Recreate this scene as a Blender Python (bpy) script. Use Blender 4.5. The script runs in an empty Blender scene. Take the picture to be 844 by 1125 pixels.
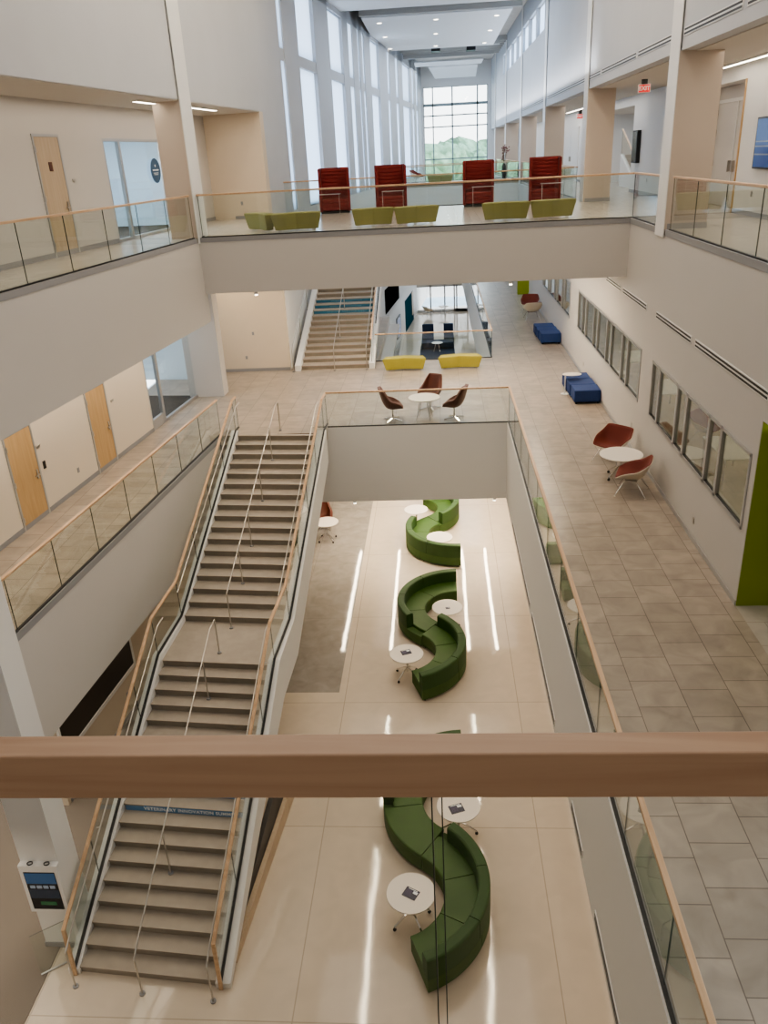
import bpy, math, random
from mathutils import Vector, Matrix
random.seed(4)
C = bpy.context.scene.collection
PI = math.pi

# ------------------------------------------------------------------ materials
def nmat(name):
    m = bpy.data.materials.new(name); m.use_nodes = True
    nt = m.node_tree; b = nt.nodes['Principled BSDF']
    return m, nt, b

def mat(name, col, rough=.5, metal=0., spec=.5, var=0., vscale=3., emit=None, es=0., bump=0., bscale=200.):
    m, nt, b = nmat(name)
    b.inputs['Base Color'].default_value = (*col, 1)
    b.inputs['Roughness'].default_value = rough
    b.inputs['Metallic'].default_value = metal
    b.inputs['Specular IOR Level'].default_value = spec
    N, L = nt.nodes, nt.links
    if var or bump:
        tc = N.new('ShaderNodeTexCoord')
    if var:
        no = N.new('ShaderNodeTexNoise'); no.inputs['Scale'].default_value = vscale; no.inputs['Detail'].default_value = 4
        L.new(tc.outputs['Object'], no.inputs['Vector'])
        mx = N.new('ShaderNodeMix'); mx.data_type = 'RGBA'
        mx.inputs[6].default_value = (*[c*(1-var) for c in col], 1); mx.inputs[7].default_value = (*[min(1, c*(1+var)) for c in col], 1)
        L.new(no.outputs['Fac'], mx.inputs[0]); L.new(mx.outputs[2], b.inputs['Base Color'])
    if bump:
        nb = N.new('ShaderNodeTexNoise'); nb.inputs['Scale'].default_value = bscale
        L.new(tc.outputs['Object'], nb.inputs['Vector'])
        bp = N.new('ShaderNodeBump'); bp.inputs['Strength'].default_value = bump; bp.inputs['Distance'].default_value = .01
        L.new(nb.outputs['Fac'], bp.inputs['Height']); L.new(bp.outputs['Normal'], b.inputs['Normal'])
    if emit:
        b.inputs['Emission Color'].default_value = (*emit, 1); b.inputs['Emission Strength'].default_value = es
    return m

def tile_mat(name, c1, c2, mortar, w, h, rough, spec, rotz=0., off=.5, msize=.006, var=.12, wave=0., org=(0, 0)):
    m, nt, b = nmat(name); N, L = nt.nodes, nt.links
    g = N.new('ShaderNodeNewGeometry'); mp = N.new('ShaderNodeMapping')
    mp.inputs['Rotation'].default_value = (0, 0, rotz); mp.inputs['Location'].default_value = (-org[0], -org[1], 0)
    L.new(g.outputs['Position'], mp.inputs['Vector'])
    br = N.new('ShaderNodeTexBrick')
    br.inputs['Color1'].default_value = (*c1, 1); br.inputs['Color2'].default_value = (*c2, 1); br.inputs['Mortar'].default_value = (*mortar, 1)
    br.inputs['Scale'].default_value = 1; br.inputs['Mortar Size'].default_value = msize; br.inputs['Mortar Smooth'].default_value = .2
    br.inputs['Brick Width'].default_value = w; br.inputs['Row Height'].default_value = h; br.offset = off
    L.new(mp.outputs['Vector'], br.inputs['Vector'])
    no = N.new('ShaderNodeTexNoise'); no.inputs['Scale'].default_value = 2.2; no.inputs['Detail'].default_value = 6; no.inputs['Distortion'].default_value = .8
    L.new(g.outputs['Position'], no.inputs['Vector'])
    mr = N.new('ShaderNodeMapRange'); mr.inputs[1].default_value = .3; mr.inputs[2].default_value = .7
    mr.inputs[3].default_value = 1-var; mr.inputs[4].default_value = 1+var
    L.new(no.outputs['Fac'], mr.inputs[0])
    mx = N.new('ShaderNodeMix'); mx.data_type = 'RGBA'; mx.blend_type = 'MULTIPLY'; mx.inputs[0].default_value = 1
    L.new(br.outputs['Color'], mx.inputs[6]); L.new(mr.outputs[0], mx.inputs[7]); L.new(mx.outputs[2], b.inputs['Base Color'])
    b.inputs['Roughness'].default_value = rough; b.inputs['Specular IOR Level'].default_value = spec
    if wave:
        n2 = N.new('ShaderNodeTexNoise'); n2.inputs['Scale'].default_value = 1.1; n2.inputs['Detail'].default_value = 1
        L.new(g.outputs['Position'], n2.inputs['Vector'])
        bp = N.new('ShaderNodeBump'); bp.inputs['Strength'].default_value = 1; bp.inputs['Distance'].default_value = wave
        L.new(n2.outputs['Fac'], bp.inputs['Height']); L.new(bp.outputs['Normal'], b.inputs['Normal'])
    return m

def wood_mat(name, c1, c2, axis='X', rough=.4, scale=1.):
    m, nt, b = nmat(name); N, L = nt.nodes, nt.links
    tc = N.new('ShaderNodeTexCoord'); mp = N.new('ShaderNodeMapping')
    s = {'X': (1.2, 18, 18), 'Y': (18, 1.2, 18), 'Z': (14, 14, .9)}[axis]
    mp.inputs['Scale'].default_value = [k*scale for k in s]
    L.new(tc.outputs['Object'], mp.inputs['Vector'])
    no = N.new('ShaderNodeTexNoise'); no.inputs['Scale'].default_value = 1; no.inputs['Detail'].default_value = 8; no.inputs['Distortion'].default_value = 1.2
    L.new(mp.outputs['Vector'], no.inputs['Vector'])
    cr = N.new('ShaderNodeValToRGB'); cr.color_ramp.elements[0].color = (*c1, 1); cr.color_ramp.elements[0].position = .3
    cr.color_ramp.elements[1].color = (*c2, 1); cr.color_ramp.elements[1].position = .7
    L.new(no.outputs['Fac'], cr.inputs[0]); L.new(cr.outputs[0], b.inputs['Base Color'])
    b.inputs['Roughness'].default_value = rough
    return m

def glass_mat(name, tint, refl=1., rough=0.):
    m = bpy.data.materials.new(name); m.use_nodes = True; nt = m.node_tree; N, L = nt.nodes, nt.links
    N.clear(); o = N.new('ShaderNodeOutputMaterial')
    t = N.new('ShaderNodeBsdfTransparent'); t.inputs[0].default_value = (*tint, 1)
    g = N.new('ShaderNodeBsdfGlossy'); g.inputs['Roughness'].default_value = rough; g.inputs[0].default_value = (1, 1, 1, 1)
    ge = N.new('ShaderNodeNewGeometry'); dt = N.new('ShaderNodeVectorMath'); dt.operation = 'DOT_PRODUCT'
    L.new(ge.outputs['Normal'], dt.inputs[0]); L.new(ge.outputs['Incoming'], dt.inputs[1])
    ab = N.new('ShaderNodeMath'); ab.operation = 'ABSOLUTE'; L.new(dt.outputs['Value'], ab.inputs[0])
    om = N.new('ShaderNodeMath'); om.operation = 'SUBTRACT'; om.inputs[0].default_value = 1; om.use_clamp = True; L.new(ab.outputs[0], om.inputs[1])
    pw = N.new('ShaderNodeMath'); pw.operation = 'POWER'; pw.inputs[1].default_value = 5; L.new(om.outputs[0], pw.inputs[0])
    ad = N.new('ShaderNodeMath'); ad.operation = 'MULTIPLY_ADD'; ad.inputs[1].default_value = .96; ad.inputs[2].default_value = .04; L.new(pw.outputs[0], ad.inputs[0])
    mu = N.new('ShaderNodeMath'); mu.operation = 'MULTIPLY'; mu.inputs[1].default_value = refl; mu.use_clamp = True
    L.new(ad.outputs[0], mu.inputs[0])
    mx = N.new('ShaderNodeMixShader'); L.new(mu.outputs[0], mx.inputs[0]); L.new(t.outputs[0], mx.inputs[1]); L.new(g.outputs[0], mx.inputs[2])
    L.new(mx.outputs[0], o.inputs[0])
    return m

def frost_mat(name, col):
    m = bpy.data.materials.new(name); m.use_nodes = True; nt = m.node_tree; N, L = nt.nodes, nt.links
    N.clear(); o = N.new('ShaderNodeOutputMaterial')
    t = N.new('ShaderNodeBsdfTranslucent'); t.inputs[0].default_value = (*col, 1)
    g = N.new('ShaderNodeBsdfDiffuse'); g.inputs[0].default_value = (.7, .75, .8, 1)
    mx = N.new('ShaderNodeMixShader'); mx.inputs[0].default_value = .12
    L.new(t.outputs[0], mx.inputs[1]); L.new(g.outputs[0], mx.inputs[2]); L.new(mx.outputs[0], o.inputs[0])
    return m

def foliage_mat(name):
    m, nt, b = nmat(name); N, L = nt.nodes, nt.links
    g = N.new('ShaderNodeNewGeometry'); no = N.new('ShaderNodeTexNoise'); no.inputs['Scale'].default_value = .9; no.inputs['Detail'].default_value = 5
    L.new(g.outputs['Position'], no.inputs['Vector'])
    cr = N.new('ShaderNodeValToRGB'); cr.color_ramp.elements[0].color = (.16, .26, .14, 1); cr.color_ramp.elements[0].position = .35
    cr.color_ramp.elements[1].color = (.42, .58, .36, 1); cr.color_ramp.elements[1].position = .68
    L.new(no.outputs['Fac'], cr.inputs[0]); L.new(cr.outputs[0], b.inputs['Base Color']); b.inputs['Roughness'].default_value = .9
    return m

M = {}
M['wall'] = mat('wall_paint', (.60, .57, .54), .6, var=.02, vscale=.7)
M['wall_cool'] = mat('plaster_upper', (.545, .555, .58), .6, var=.05, vscale=.9)
M['wall_warm'] = mat('warm_paint', (.70, .60, .48), .6, var=.02)
M['wall_tan'] = mat('tan_paint', (.55, .47, .40), .6)
M['void_wall'] = mat('opening_paint_lifted', (.84, .83, .81), .6)  # opening faces get little light; brightness is put into this paler colour
M['far_wall'] = mat('far_wall_paint', (.86, .86, .86), .6)
M['white'] = mat('white_paint', (.78, .77, .75), .5)
M['ceil'] = mat('ceiling_paint', (.62, .58, .53), .7)
M['panel_white'] = mat('acoustic_panel', (.80, .80, .80), .7)
M['deck'] = mat('ceiling_deck', (.50, .48, .45), .7, var=.2, vscale=6)
M['fascia'] = mat('grey_fascia', (.30, .30, .31), .45)
M['alu'] = mat('aluminium', (.50, .50, .50), .35, .6)
M['steel'] = mat('brushed_steel', (.55, .52, .48), .28, .95)
M['chrome'] = mat('chrome', (.8, .8, .8), .12, 1.)
M['black'] = mat('black_plastic', (.012, .012, .013), .4)
M['gasket'] = mat('black_gasket', (.015, .014, .014), .5)
M['wood'] = wood_mat('maple_rail', (.50, .32, .19), (.66, .46, .29), 'Y', .4, .7)
M['wood_x'] = wood_mat('maple_rail_close', (.46, .30, .20), (.56, .385, .265), 'X', .38, 1.4)
M['door_wood'] = wood_mat('maple_door', (.47, .36, .245), (.55, .435, .31), 'Z', .45, .8)
M['door_wood2'] = wood_mat('maple_door_deep', (.50, .32, .15), (.58, .39, .20), 'Z', .45, .8)
M['terrazzo'] = tile_mat('terrazzo', (.63, .545, .445), (.615, .53, .43), (.45, .38, .30), 4.35, 4.08, .05, .5, 0, 0, .012, .04, wave=.003, org=(1.78, 8.2))
M['grey_floor'] = tile_mat('grey_polished_floor', (.33, .30, .27), (.31, .28, .25), (.25, .22, .2), 4.35, 4.08, .07, .5, 0, 0, .01, .15, wave=.003)
M['tile'] = tile_mat('stone_tile', (.33, .28, .228), (.39, .33, .27), (.17, .14, .115), .61, .68, .28, .45, PI/2, .35, .007, .16)
M['tile3'] = tile_mat('stone_tile_bright', (.50, .45, .39), (.52, .47, .41), (.35, .3, .26), .61, .68, .2, .5, 0, .4, .006, .08)
M['carpet'] = mat('grey_carpet', (.22, .19, .16), .95, spec=.1, var=.3, vscale=60, bump=.3)
M['dark_carpet'] = mat('dark_carpet', (.05, .047, .045), .95, spec=.1, var=.3, vscale=80)
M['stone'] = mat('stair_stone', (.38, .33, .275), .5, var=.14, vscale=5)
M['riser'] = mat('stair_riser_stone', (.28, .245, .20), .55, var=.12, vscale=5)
M['blue_sign'] = mat('blue_vinyl', (.10, .25, .47), .5)
M['teal_sign'] = mat('deep_blue_vinyl', (.03, .16, .27), .5)
M['ink'] = mat('pale_lettering', (.85, .88, .9), .5)
M['inkdim'] = mat('faint_lettering', (.10, .26, .38), .5)
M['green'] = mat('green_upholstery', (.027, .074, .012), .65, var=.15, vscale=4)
M['green_lo'] = mat('green_upholstery_lit_base', (.048, .10, .016), .65, var=.15, vscale=4)  # lighter than the back: light falling on the sofa base put into colour
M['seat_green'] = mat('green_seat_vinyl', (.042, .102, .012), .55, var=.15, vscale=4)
M['olive'] = mat('olive_fabric', (.25, .237, .085), .8, var=.08)
M['yellow'] = mat('yellow_fabric', (.37, .335, .065), .8, var=.08)
M['red'] = mat('red_fabric', (.155, .024, .013), .75, var=.1)
M['booth'] = mat('dark_red_fabric', (.16, .012, .010), .8)
M['leather'] = mat('oxblood_leather', (.11, .028, .016), .45)
M['shell'] = mat('ivory_shell', (.66, .58, .46), .4)
M['blue'] = mat('blue_fabric', (.012, .038, .15), .75, var=.1)
M['navy'] = mat('navy_fabric', (.014, .028, .06), .8)
M['lime'] = mat('lime_green_paint', (.27, .34, .005), .5)
M['teal'] = mat('teal_paint', (.015, .08, .11), .9, spec=.0)
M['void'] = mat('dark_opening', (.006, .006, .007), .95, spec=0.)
M['tabletop'] = mat('white_laminate', (.82, .76, .68), .35)
M['screen'] = mat('black_screen', (.01, .012, .015), .25, spec=.4)
M['screen_blue'] = mat('lit_blue_screen', (.03, .06, .16), .15, emit=(.06, .13, .32), es=.4)
M['kiosk_blue'] = mat('dim_blue_picture', (.02, .06, .13), .15, emit=(.03, .09, .19), es=.35)
M['screen_green'] = mat('lit_green_button', (.02, .10, .04), .2, emit=(.03, .14, .05), es=.2)
M['screen_grey'] = mat('lit_grey_tile', (.2, .23, .28), .2, emit=(.25, .3, .36), es=.25)
M['led'] = mat('led_lens', (1, .95, .85), .4, emit=(1, .9, .74), es=9)
M['led_strip'] = mat('linear_led_lens', (1, .9, .78), .4, emit=(1, .84, .62), es=60)
M['exit_red'] = mat('exit_red', (.6, .03, .03), .4, emit=(1, .05, .05), es=.35)
M['printed'] = mat('printed_card', (.03, .03, .06), .4)
M['photo'] = mat('printed_picture', (.06, .05, .10), .5, var=.8, vscale=40)
M['leaf'] = foliage_mat('hazed_tree_leaves')  # greens paled: outdoor haze and overexposure are put into the leaf colour
M['pale_ground'] = mat('pale_ground', (.62, .64, .64), .9, var=.3, vscale=.4)  # concrete grey instead of grass, outdoor brightness put into the ground colour
M['petal'] = mat('pink_petals', (.22, .10, .10), .7)
M['stem'] = mat('plant_stem', (.12, .09, .05), .8)
M['glass'] = glass_mat('rail_glass', (.93, .955, .94), .9)
M['glass_clear'] = glass_mat('window_glass', (.93, .95, .95), .8)
M['glass_fore'] = glass_mat('near_guard_glass', (.985, .99, .985), .35)
M['glass_room'] = glass_mat('room_window_glass', (.78, .82, .76), 1.2)
M['glass_edge'] = mat('dark_glass_edge', (.02, .035, .03), .3)
M['frost'] = frost_mat('frosted_glazing', (.78, .87, .98))
M['cool_wall'] = mat('cool_room_paint_glow', (.62, .74, .82), .6, emit=(.55, .72, .9), es=.12)  # faint glow in the wall colour stands in for bright room light

# ------------------------------------------------------------------ mesh building
class MB:
    def __init__(s): s.v = []; s.f = []; s.mi = []; s.sm = []
    def add(s, vs, fs, mi=0, smooth=False):
        o = len(s.v); s.v += [tuple(p) for p in vs]
        for f in fs: s.f.append([o+i for i in f]); s.mi.append(mi); s.sm.append(smooth)
    def hexa(s, p, mi=0, side_mi=None):   # p: 4 bottom (ccw), 4 top
        fs = [(3, 2, 1, 0), (4, 5, 6, 7), (0, 1, 5, 4), (1, 2, 6, 5), (2, 3, 7, 6), (3, 0, 4, 7)]
        s.add(p, fs, mi)
        return s
    def box(s, x0, x1, y0, y1, z0, z1, mi=0, T=None):
        p = [(x0, y0, z0), (x1, y0, z0), (x1, y1, z0), (x0, y1, z0), (x0, y0, z1), (x1, y0, z1), (x1, y1, z1), (x0, y1, z1)]
        if T: p = [T(*q) for q in p]
        return s.hexa(p, mi)
    def prism(s, poly, z0, z1, mi=0, T=None, top_scale=None):
        n = len(poly)
        a = [(x, y, z0) for x, y in poly]
        b = [(x, y, z1) for x, y in poly]
        if top_scale:
            cx = sum(p[0] for p in poly)/n; cy = sum(p[1] for p in poly)/n
            a = [(cx+(x-cx)*top_scale, cy+(y-cy)*top_scale, z0) for x, y in poly]
        p = a+b
        if T: p = [T(*q) for q in p]
        s.add(p, [tuple(range(n-1, -1, -1)), tuple(range(n, 2*n))]+[(i, (i+1) % n, n+(i+1) % n, n+i) for i in range(n)], mi)
        return s
    def sweep(s, path, prof, side=None, mi=0, smooth=False, closed_caps=True):
        path = [Vector(p) for p in path]; n = len(path); k = len(prof); vs = []
        for i, p in enumerate(path):
            if i == 0: t = path[1]-p
            elif i == n-1: t = p-path[i-1]
            else: t = (p-path[i-1]).normalized()+(path[i+1]-p).normalized()
            t.normalize()
            sc = 1.
            if 0 < i < n-1:
                c = (p-path[i-1]).normalized().dot(t); sc = 1/max(.5, c)
            if side is not None: sd = Vector(side)
            else:
                sd = t.cross(Vector((0, 0, 1)))
                if sd.length < 1e-3: sd = Vector((1, 0, 0))
            sd = (sd-t*sd.dot(t)).normalized(); up = sd.cross(t)
            horiz_turn = side is None and 0 < i < n-1 and abs((path[i+1]-p).normalized().z-(p-path[i-1]).normalized().z) < .05
            for a, b in prof:
                vs.append(p+sd*a*(sc if horiz_turn else 1)+up*b*(1 if horiz_turn else sc))
        fs = []
        for i in range(n-1):
            for j in range(k):
                j2 = (j+1) % k
                fs.append((i*k+j, i*k+j2, (i+1)*k+j2, (i+1)*k+j))
        s.add(vs, fs, mi, smooth)
        if closed_caps:
            s.add([vs[j] for j in range(k)], [tuple(range(k-1, -1, -1))], mi); s.add([vs[(n-1)*k+j] for j in range(k)], [tuple(range(k))], mi)
        return s
    def tube(s, path, r, n=10, mi=0, side=None):
        return s.sweep(path, [(r*math.cos(2*PI*j/n), r*math.sin(2*PI*j/n)) for j in range(n)], side, mi, True)
    def cyl(s, c, r, z0, z1, n=24, mi=0, r2=None):
        r2 = r if r2 is None else r2
        return s.lathe([(r, z0), (r2, z1)], n, mi, c)
    def lathe(s, prof, n=24, mi=0, c=(0, 0)):
        vs = []; m = len(prof)
        for r, z in prof:
            for j in range(n): vs.append((c[0]+r*math.cos(2*PI*j/n), c[1]+r*math.sin(2*PI*j/n), z))
        fs = [(i*n+j, i*n+(j+1) % n, (i+1)*n+(j+1) % n, (i+1)*n+j) for i in range(m-1) for j in range(n)]
        s.add(vs, fs, mi, True)
        s.add(vs[:n], [tuple(range(n-1, -1, -1))], mi); s.add(vs[-n:], [tuple(range(n))], mi)
        return s
    def arc(s, c, r0, r1, z0, z1, a0, a1, n=10, rnd=.03, mi=0):
        # curved block with a rounded cross-section
        k = rnd*.3
        sec = [(r0, z0), (r1, z0), (r1, z1-rnd), (r1-k, z1-k), (r1-rnd, z1), (r0+rnd, z1), (r0+k, z1-k), (r0, z1-rnd)]
        vs = []; m = len(sec)
        for i in range(n+1):
            a = a0+(a1-a0)*i/n
            for r, z in sec: vs.append((c[0]+r*math.cos(a), c[1]+r*math.sin(a), z))
        fs = [(i*m+j, i*m+(j+1) % m, (i+1)*m+(j+1) % m, (i+1)*m+j) for i in range(n) for j in range(m)]
        if a1 > a0: fs = [f[::-1] for f in fs]
        s.add(vs, fs, mi)
        c0 = tuple(range(m)); 
        s.add(vs[:m], [c0 if a1 > a0 else c0[::-1]], mi); s.add(vs[-m:], [c0[::-1] if a1 > a0 else c0], mi)
        return s
    def build(s, name, mats, parent=None, bevel=0., seg=2, loc=None):
        me = bpy.data.meshes.new(name); me.from_pydata(s.v, [], s.f); me.update()
        if not isinstance(mats, (list, tuple)): mats = [mats]
        for m in mats: me.materials.append(M[m] if isinstance(m, str) else m)
        for p, i, sm in zip(me.polygons, s.mi, s.sm): p.material_index = i; p.use_smooth = sm
        import bmesh
        bm = bmesh.new(); bm.from_mesh(me); bmesh.ops.recalc_face_normals(bm, faces=bm.faces); bm.to_mesh(me); bm.free()
        o = bpy.data.objects.new(name, me); C.objects.link(o)
        if parent: o.parent = parent
        if loc: o.location = loc
        if bevel:
            b = o.modifiers.new('b', 'BEVEL'); b.width = bevel; b.segments = seg; b.limit_method = 'ANGLE'; b.angle_limit = .6
        return o

def tag(o, label, cat, group=None, kind=None):
    o['label'] = label; o['category'] = cat
    if group: o['group'] = group
    if kind: o['kind'] = kind
    return o
def thing(name, label, cat, loc=(0, 0, 0), rz=0, group=None):
    o = bpy.data.objects.new(name, None); C.objects.link(o); o.location = loc; o.rotation_euler = (0, 0, rz)
    o.empty_display_size = .1
    return tag(o, label, cat, group)
def struct(name, mb, mats, parent=None, bevel=0):
    o = mb.build(name, mats, parent, bevel)
    if not parent: o['kind'] = 'structure'
    return o
def dup(root, loc, rz, label, group=None):
    r = root.copy(); C.objects.link(r); r.location = loc; r.rotation_euler = (0, 0, rz); r['label'] = label
    if group: r['group'] = group
    for ch in list(root.children):
        c = ch.copy(); C.objects.link(c); c.parent = r
        for g in ch.children:
            d = g.copy(); C.objects.link(d); d.parent = c
    return r
def text(body, size, loc, rot, m, parent, name='lettering', spacing=1.):
    cu = bpy.data.curves.new(name, 'FONT'); cu.body = body; cu.size = size; cu.align_x = 'CENTER'; cu.align_y = 'CENTER'; cu.extrude = .001
    cu.space_character = spacing; cu.offset = size*.03
    tmp = bpy.data.objects.new(name, cu); C.objects.link(tmp)
    dg = bpy.context.evaluated_depsgraph_get()
    me = bpy.data.meshes.new_from_object(tmp.evaluated_get(dg)); bpy.data.objects.remove(tmp); bpy.data.curves.remove(cu)
    me.name = name; me.materials.clear(); me.materials.append(M[m])
    o = bpy.data.objects.new(name, me); C.objects.link(o); o.location = loc; o.rotation_euler = rot; o.parent = parent
    return o

# ------------------------------------------------------------------ frames of reference
TH = .0935
W0 = (-6.5, 20.)
dx, dy = math.sin(TH), math.cos(TH)
def LF(s, t, z):           # left side: s along the wall (0 at Y=20), t outwards (to the left)
    return (W0[0]+s*dx-t*dy, W0[1]+s*dy+t*dx, z)
def sY(Y): return (Y-20)/dy
Z1, Z2, Z3, ZS = -10.83, -5.54, 0., -7.95
XR, XV, YV = 4.956, 2.0, 22.57
YB0, YB1 = 21.98, 31.0

# ------------------------------------------------------------------ camera
F_, PITCH, ROLL, YAW, CZ = 876.6, .4198, .0534, .0798, 1.762
cyw, syw = math.cos(YAW), math.sin(YAW)
Fv = Vector((-syw*math.cos(PITCH), cyw*math.cos(PITCH), -math.sin(PITCH)))
r0 = Vector((cyw, syw, 0)); d0 = Fv.cross(r0)
r_ = r0*math.cos(ROLL)+d0*math.sin(ROLL); d_ = Fv.cross(r_)
cam = bpy.data.cameras.new('camera'); co = bpy.data.objects.new('camera', cam); C.objects.link(co)
mw = Matrix.Identity(4)
for i in range(3): mw[i][0] = r_[i]; mw[i][1] = -d_[i]; mw[i][2] = -Fv[i]
mw[2][3] = CZ
co.matrix_world = mw
cam.sensor_fit = 'HORIZONTAL'; cam.sensor_width = 36; cam.lens = F_/844*36; cam.clip_start = .05; cam.clip_end = 600
bpy.context.scene.camera = co

# ================================================================== ROOM SHELL
# --- ground floor level
struct('floor', MB().box(-2.75, 9, -6, 72, Z1-.3, Z1).prism([(-6.95, -6), (-2.75, -6), (-2.75, 16.78), (-4.2, 16.78), (-6.95, 9.44)], Z1-.3, Z1), 'terrazzo')
struct('floor', MB().prism([(-14, 9.44), (-6.95, 9.44), (-4.2, 16.78), (-2.75, 16.78), (-2.75, 72), (-14, 72)], Z1-.3, Z1), 'grey_floor')
struct('floor', MB().prism([(-14, -6), (-6.95, -6), (-6.95, 9.44), (-6.5, 14), (-14, 14)], Z1-.28, Z1+.012), 'carpet')
# --- middle level slabs
struct('floor', MB().box(-10.5, XR, YV+.0, 30.7, Z2-.35, Z2).box(-6.25, -3.37, 22.06, YV, Z2-.35, Z2)
       .box(XV+.02, XR, -6, YV, Z2-.35, Z2).box(XV, XR, 30.7, 78, Z2-.35, Z2)
       .box(-10.5, -2.4, 30.7, 40, Z2-.35, Z2), 'tile')
struct('floor', MB().prism([LF(sY(-6), .17, 0)[:2], (LF(sY(YV), .17, 0)[0], YV), (-9.0, YV), LF(sY(-6), 2.6, 0)[:2]], Z2-.35, Z2), 'tile')
# --- upper level slabs
bridge = MB().prism([LF(sY(YB0), .02, 0)[:2], (XR+.02, YB0+.02), (XR+.02, YB1), LF(sY(YB1), .02, 0)[:2]], -.3, 0)
struct('floor', bridge, 'tile3')
struct('floor', MB().box(XR+.02, 7.6, -6, 78, -.3, 0).box(7.6, 10.5, 33.9, 44, -.3, 0).box(7.6, 8.2, 22.0, 26, -.3, 0), 'tile3')
struct('floor', MB().box(sY(-6), sY(29.0), .02, 2.2, -.3, 0, T=LF), 'tile3')
struct('floor', MB().box(-4.4, XR+.018, 52.2, 58, -.3, 0), 'tile3')
struct('floor', MB().box(-6, XR+.018, -6, .86, -.3, 0), 'tile3')
# --- fascias / spandrels
struct('wall_bridge', MB().box(-6.34, XR+.02, YB0, YB0+.14, -1.45, -.12).box(-6.2, XR, YB0+.14, YB1, -1.45, -1.35).box(-5.6, XR, YB1-.14, YB1, -1.45, -.12), 'wall')
struct('wall_bridge_far', MB().box(-4.0, XR, 52.05, 52.2, -1.45, -.12).box(-4.0, XR, 52.2, 58, -1.45, -1.35), 'white')
struct('trim_1', MB().box(-6.30, XR+.02, YB0-.012, YB0+.12, -.12, .0), 'fascia')
struct('trim_2', MB().box(XR-.015, XR+.1, -6, 18.55, -.13, 0).box(XR-.015, XR+.1, 19.3, YB0, -.13, 0), 'fascia')
struct('trim_3', MB().box(sY(-6), sY(21.85), -.012, .1, -.12, 0, T=LF), 'fascia')
struct('trim_4', MB().box(sY(-6), sY(22.2), .135, .25, Z2-.14, Z2, T=LF), 'fascia')
struct('wall_left_upper_band', MB().box(sY(-6), sY(22.12), 0, .16, -2.22, -.12, T=LF), 'wall')
struct('ceiling', MB().box(sY(-6), sY(22.1), .16, 3.0, -2.22, -2.1, T=LF), 'ceil')
struct('wall_left_lower_band', MB().box(sY(-6), sY(22.3), .15, .32, ZS, Z2-.14, T=LF), 'wall')
struct('wall_void_right', MB().box(XV-.05, XV+.018, -6, YV-.03, ZS, Z2-.001).box(XV+.018, XV+.12, -6, YV-.03, ZS, Z2-.36).box(XV-.02, XV+.12, 30.6, 70, ZS, Z2-.05), 'void_wall')
struct('wall_void_end', MB().box(-6.25, XV+.1, YV-.03, YV-.002, ZS, Z2-.001), 'void_wall')
struct('wall_void_back', MB().box(-2.4, XV, 30.58, 30.7, ZS, Z2-.05), 'wall')
struct('ceiling', MB().box(XV+.12, 9, -6, 72, ZS, ZS+.12).box(-10, XV, YV+.12, 30.58, ZS, ZS+.12).box(-2.6-3.0, -2.4, 30.58, 50, ZS, ZS+.12)
       .box(sY(-6), sY(31), .32, 6, ZS, ZS+.12, T=LF), 'ceil')
# --- right wall (middle level), windows cut as gaps
wins = [(12.3, 18.62), (19.75, 29.05), (30.9, 39.)]
wz0, wz1 = -4.2, -2.87
w = MB().box(XR, XR+.16, -6, 12.1, -2.25, -.13).box(XR, XR+.16, 12.1, 78, wz1, -.13).box(XR, XR+.16, 12.1, 78, Z2, wz0)
ys = [12.1]+[v for a in wins for v in a]+[78]
for i in range(0, len(ys), 2): w.box(XR, XR+.16, ys[i], ys[i+1], wz0, wz1)
struct('wall_right_middle', w, 'wall')
struct('trim_5', MB().box(XR-.015, XR, 12.1, 78, Z2, Z2+.1), 'alu')
struct('wall_alcove', MB().box(XR+.01, 6.8, 12.085, 12.1, Z2, -2.25).box(6.7, 6.8, 6, 12.1, Z2, -2.25), 'lime')
struct('wall_accent_far', MB().box(4.35, XR, 45, 45.2, Z2, -2.2), 'lime')
struct('wall_room_back', MB().box(9.6, 9.7, 6, 46, Z2, -.3).box(XR+.16, 9.6, 12.15, 12.25, Z2, -.3).box(XR+.16, 9.6, 44.9, 45, Z2, -.3), 'wall_warm')
struct('floor', MB().box(XR, 9.7, -6, 46, Z2-.3, Z2), 'tile3')
struct('ceiling', MB().box(XR+.16, 9.7, 5, 46, -2.45, -2.35), 'panel_white')
for i, (a, b) in enumerate(wins):
    fr = MB(); fw = .055
    fr.box(XR-.02, XR+.05, a, b, wz0, wz0+fw).box(XR-.02, XR+.05, a, b, wz1-fw, wz1)
    cuts = [a+fw/2]; y = a
    k = 0
    while y < b-.3:
        y += 1.42 if k % 2 == 0 else .68
        if y > b-.35: y = b
        cuts.append(min(y, b)-(fw/2 if y >= b else 0)); k += 1
    for j, y in enumerate(cuts):
        hw = .03 if j in (0, len(cuts)-1) else .05
        fr.box(XR-.02, XR+.05, y-hw, y+hw, wz0, wz1)
    f = struct('window_%d' % (i+1), fr, 'alu')
    gk = MB()
    for j in range(len(cuts)-1):
        hw0 = .03 if j == 0 else .05
        gk.box(XR-.005, XR+.04, cuts[j]+hw0, cuts[j]+hw0+.022, wz0+fw, wz1-fw).box(XR-.005, XR+.04, cuts[j]+hw0, cuts[j+1]-.06, wz0+fw, wz0+fw+.02)
    gk.build('glazing_bead', 'gasket', f)
    MB().box(XR+.02, XR+.03, a+.02, b-.02, wz0+.02, wz1-.02).build('pane', 'glass_room', f)
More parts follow.
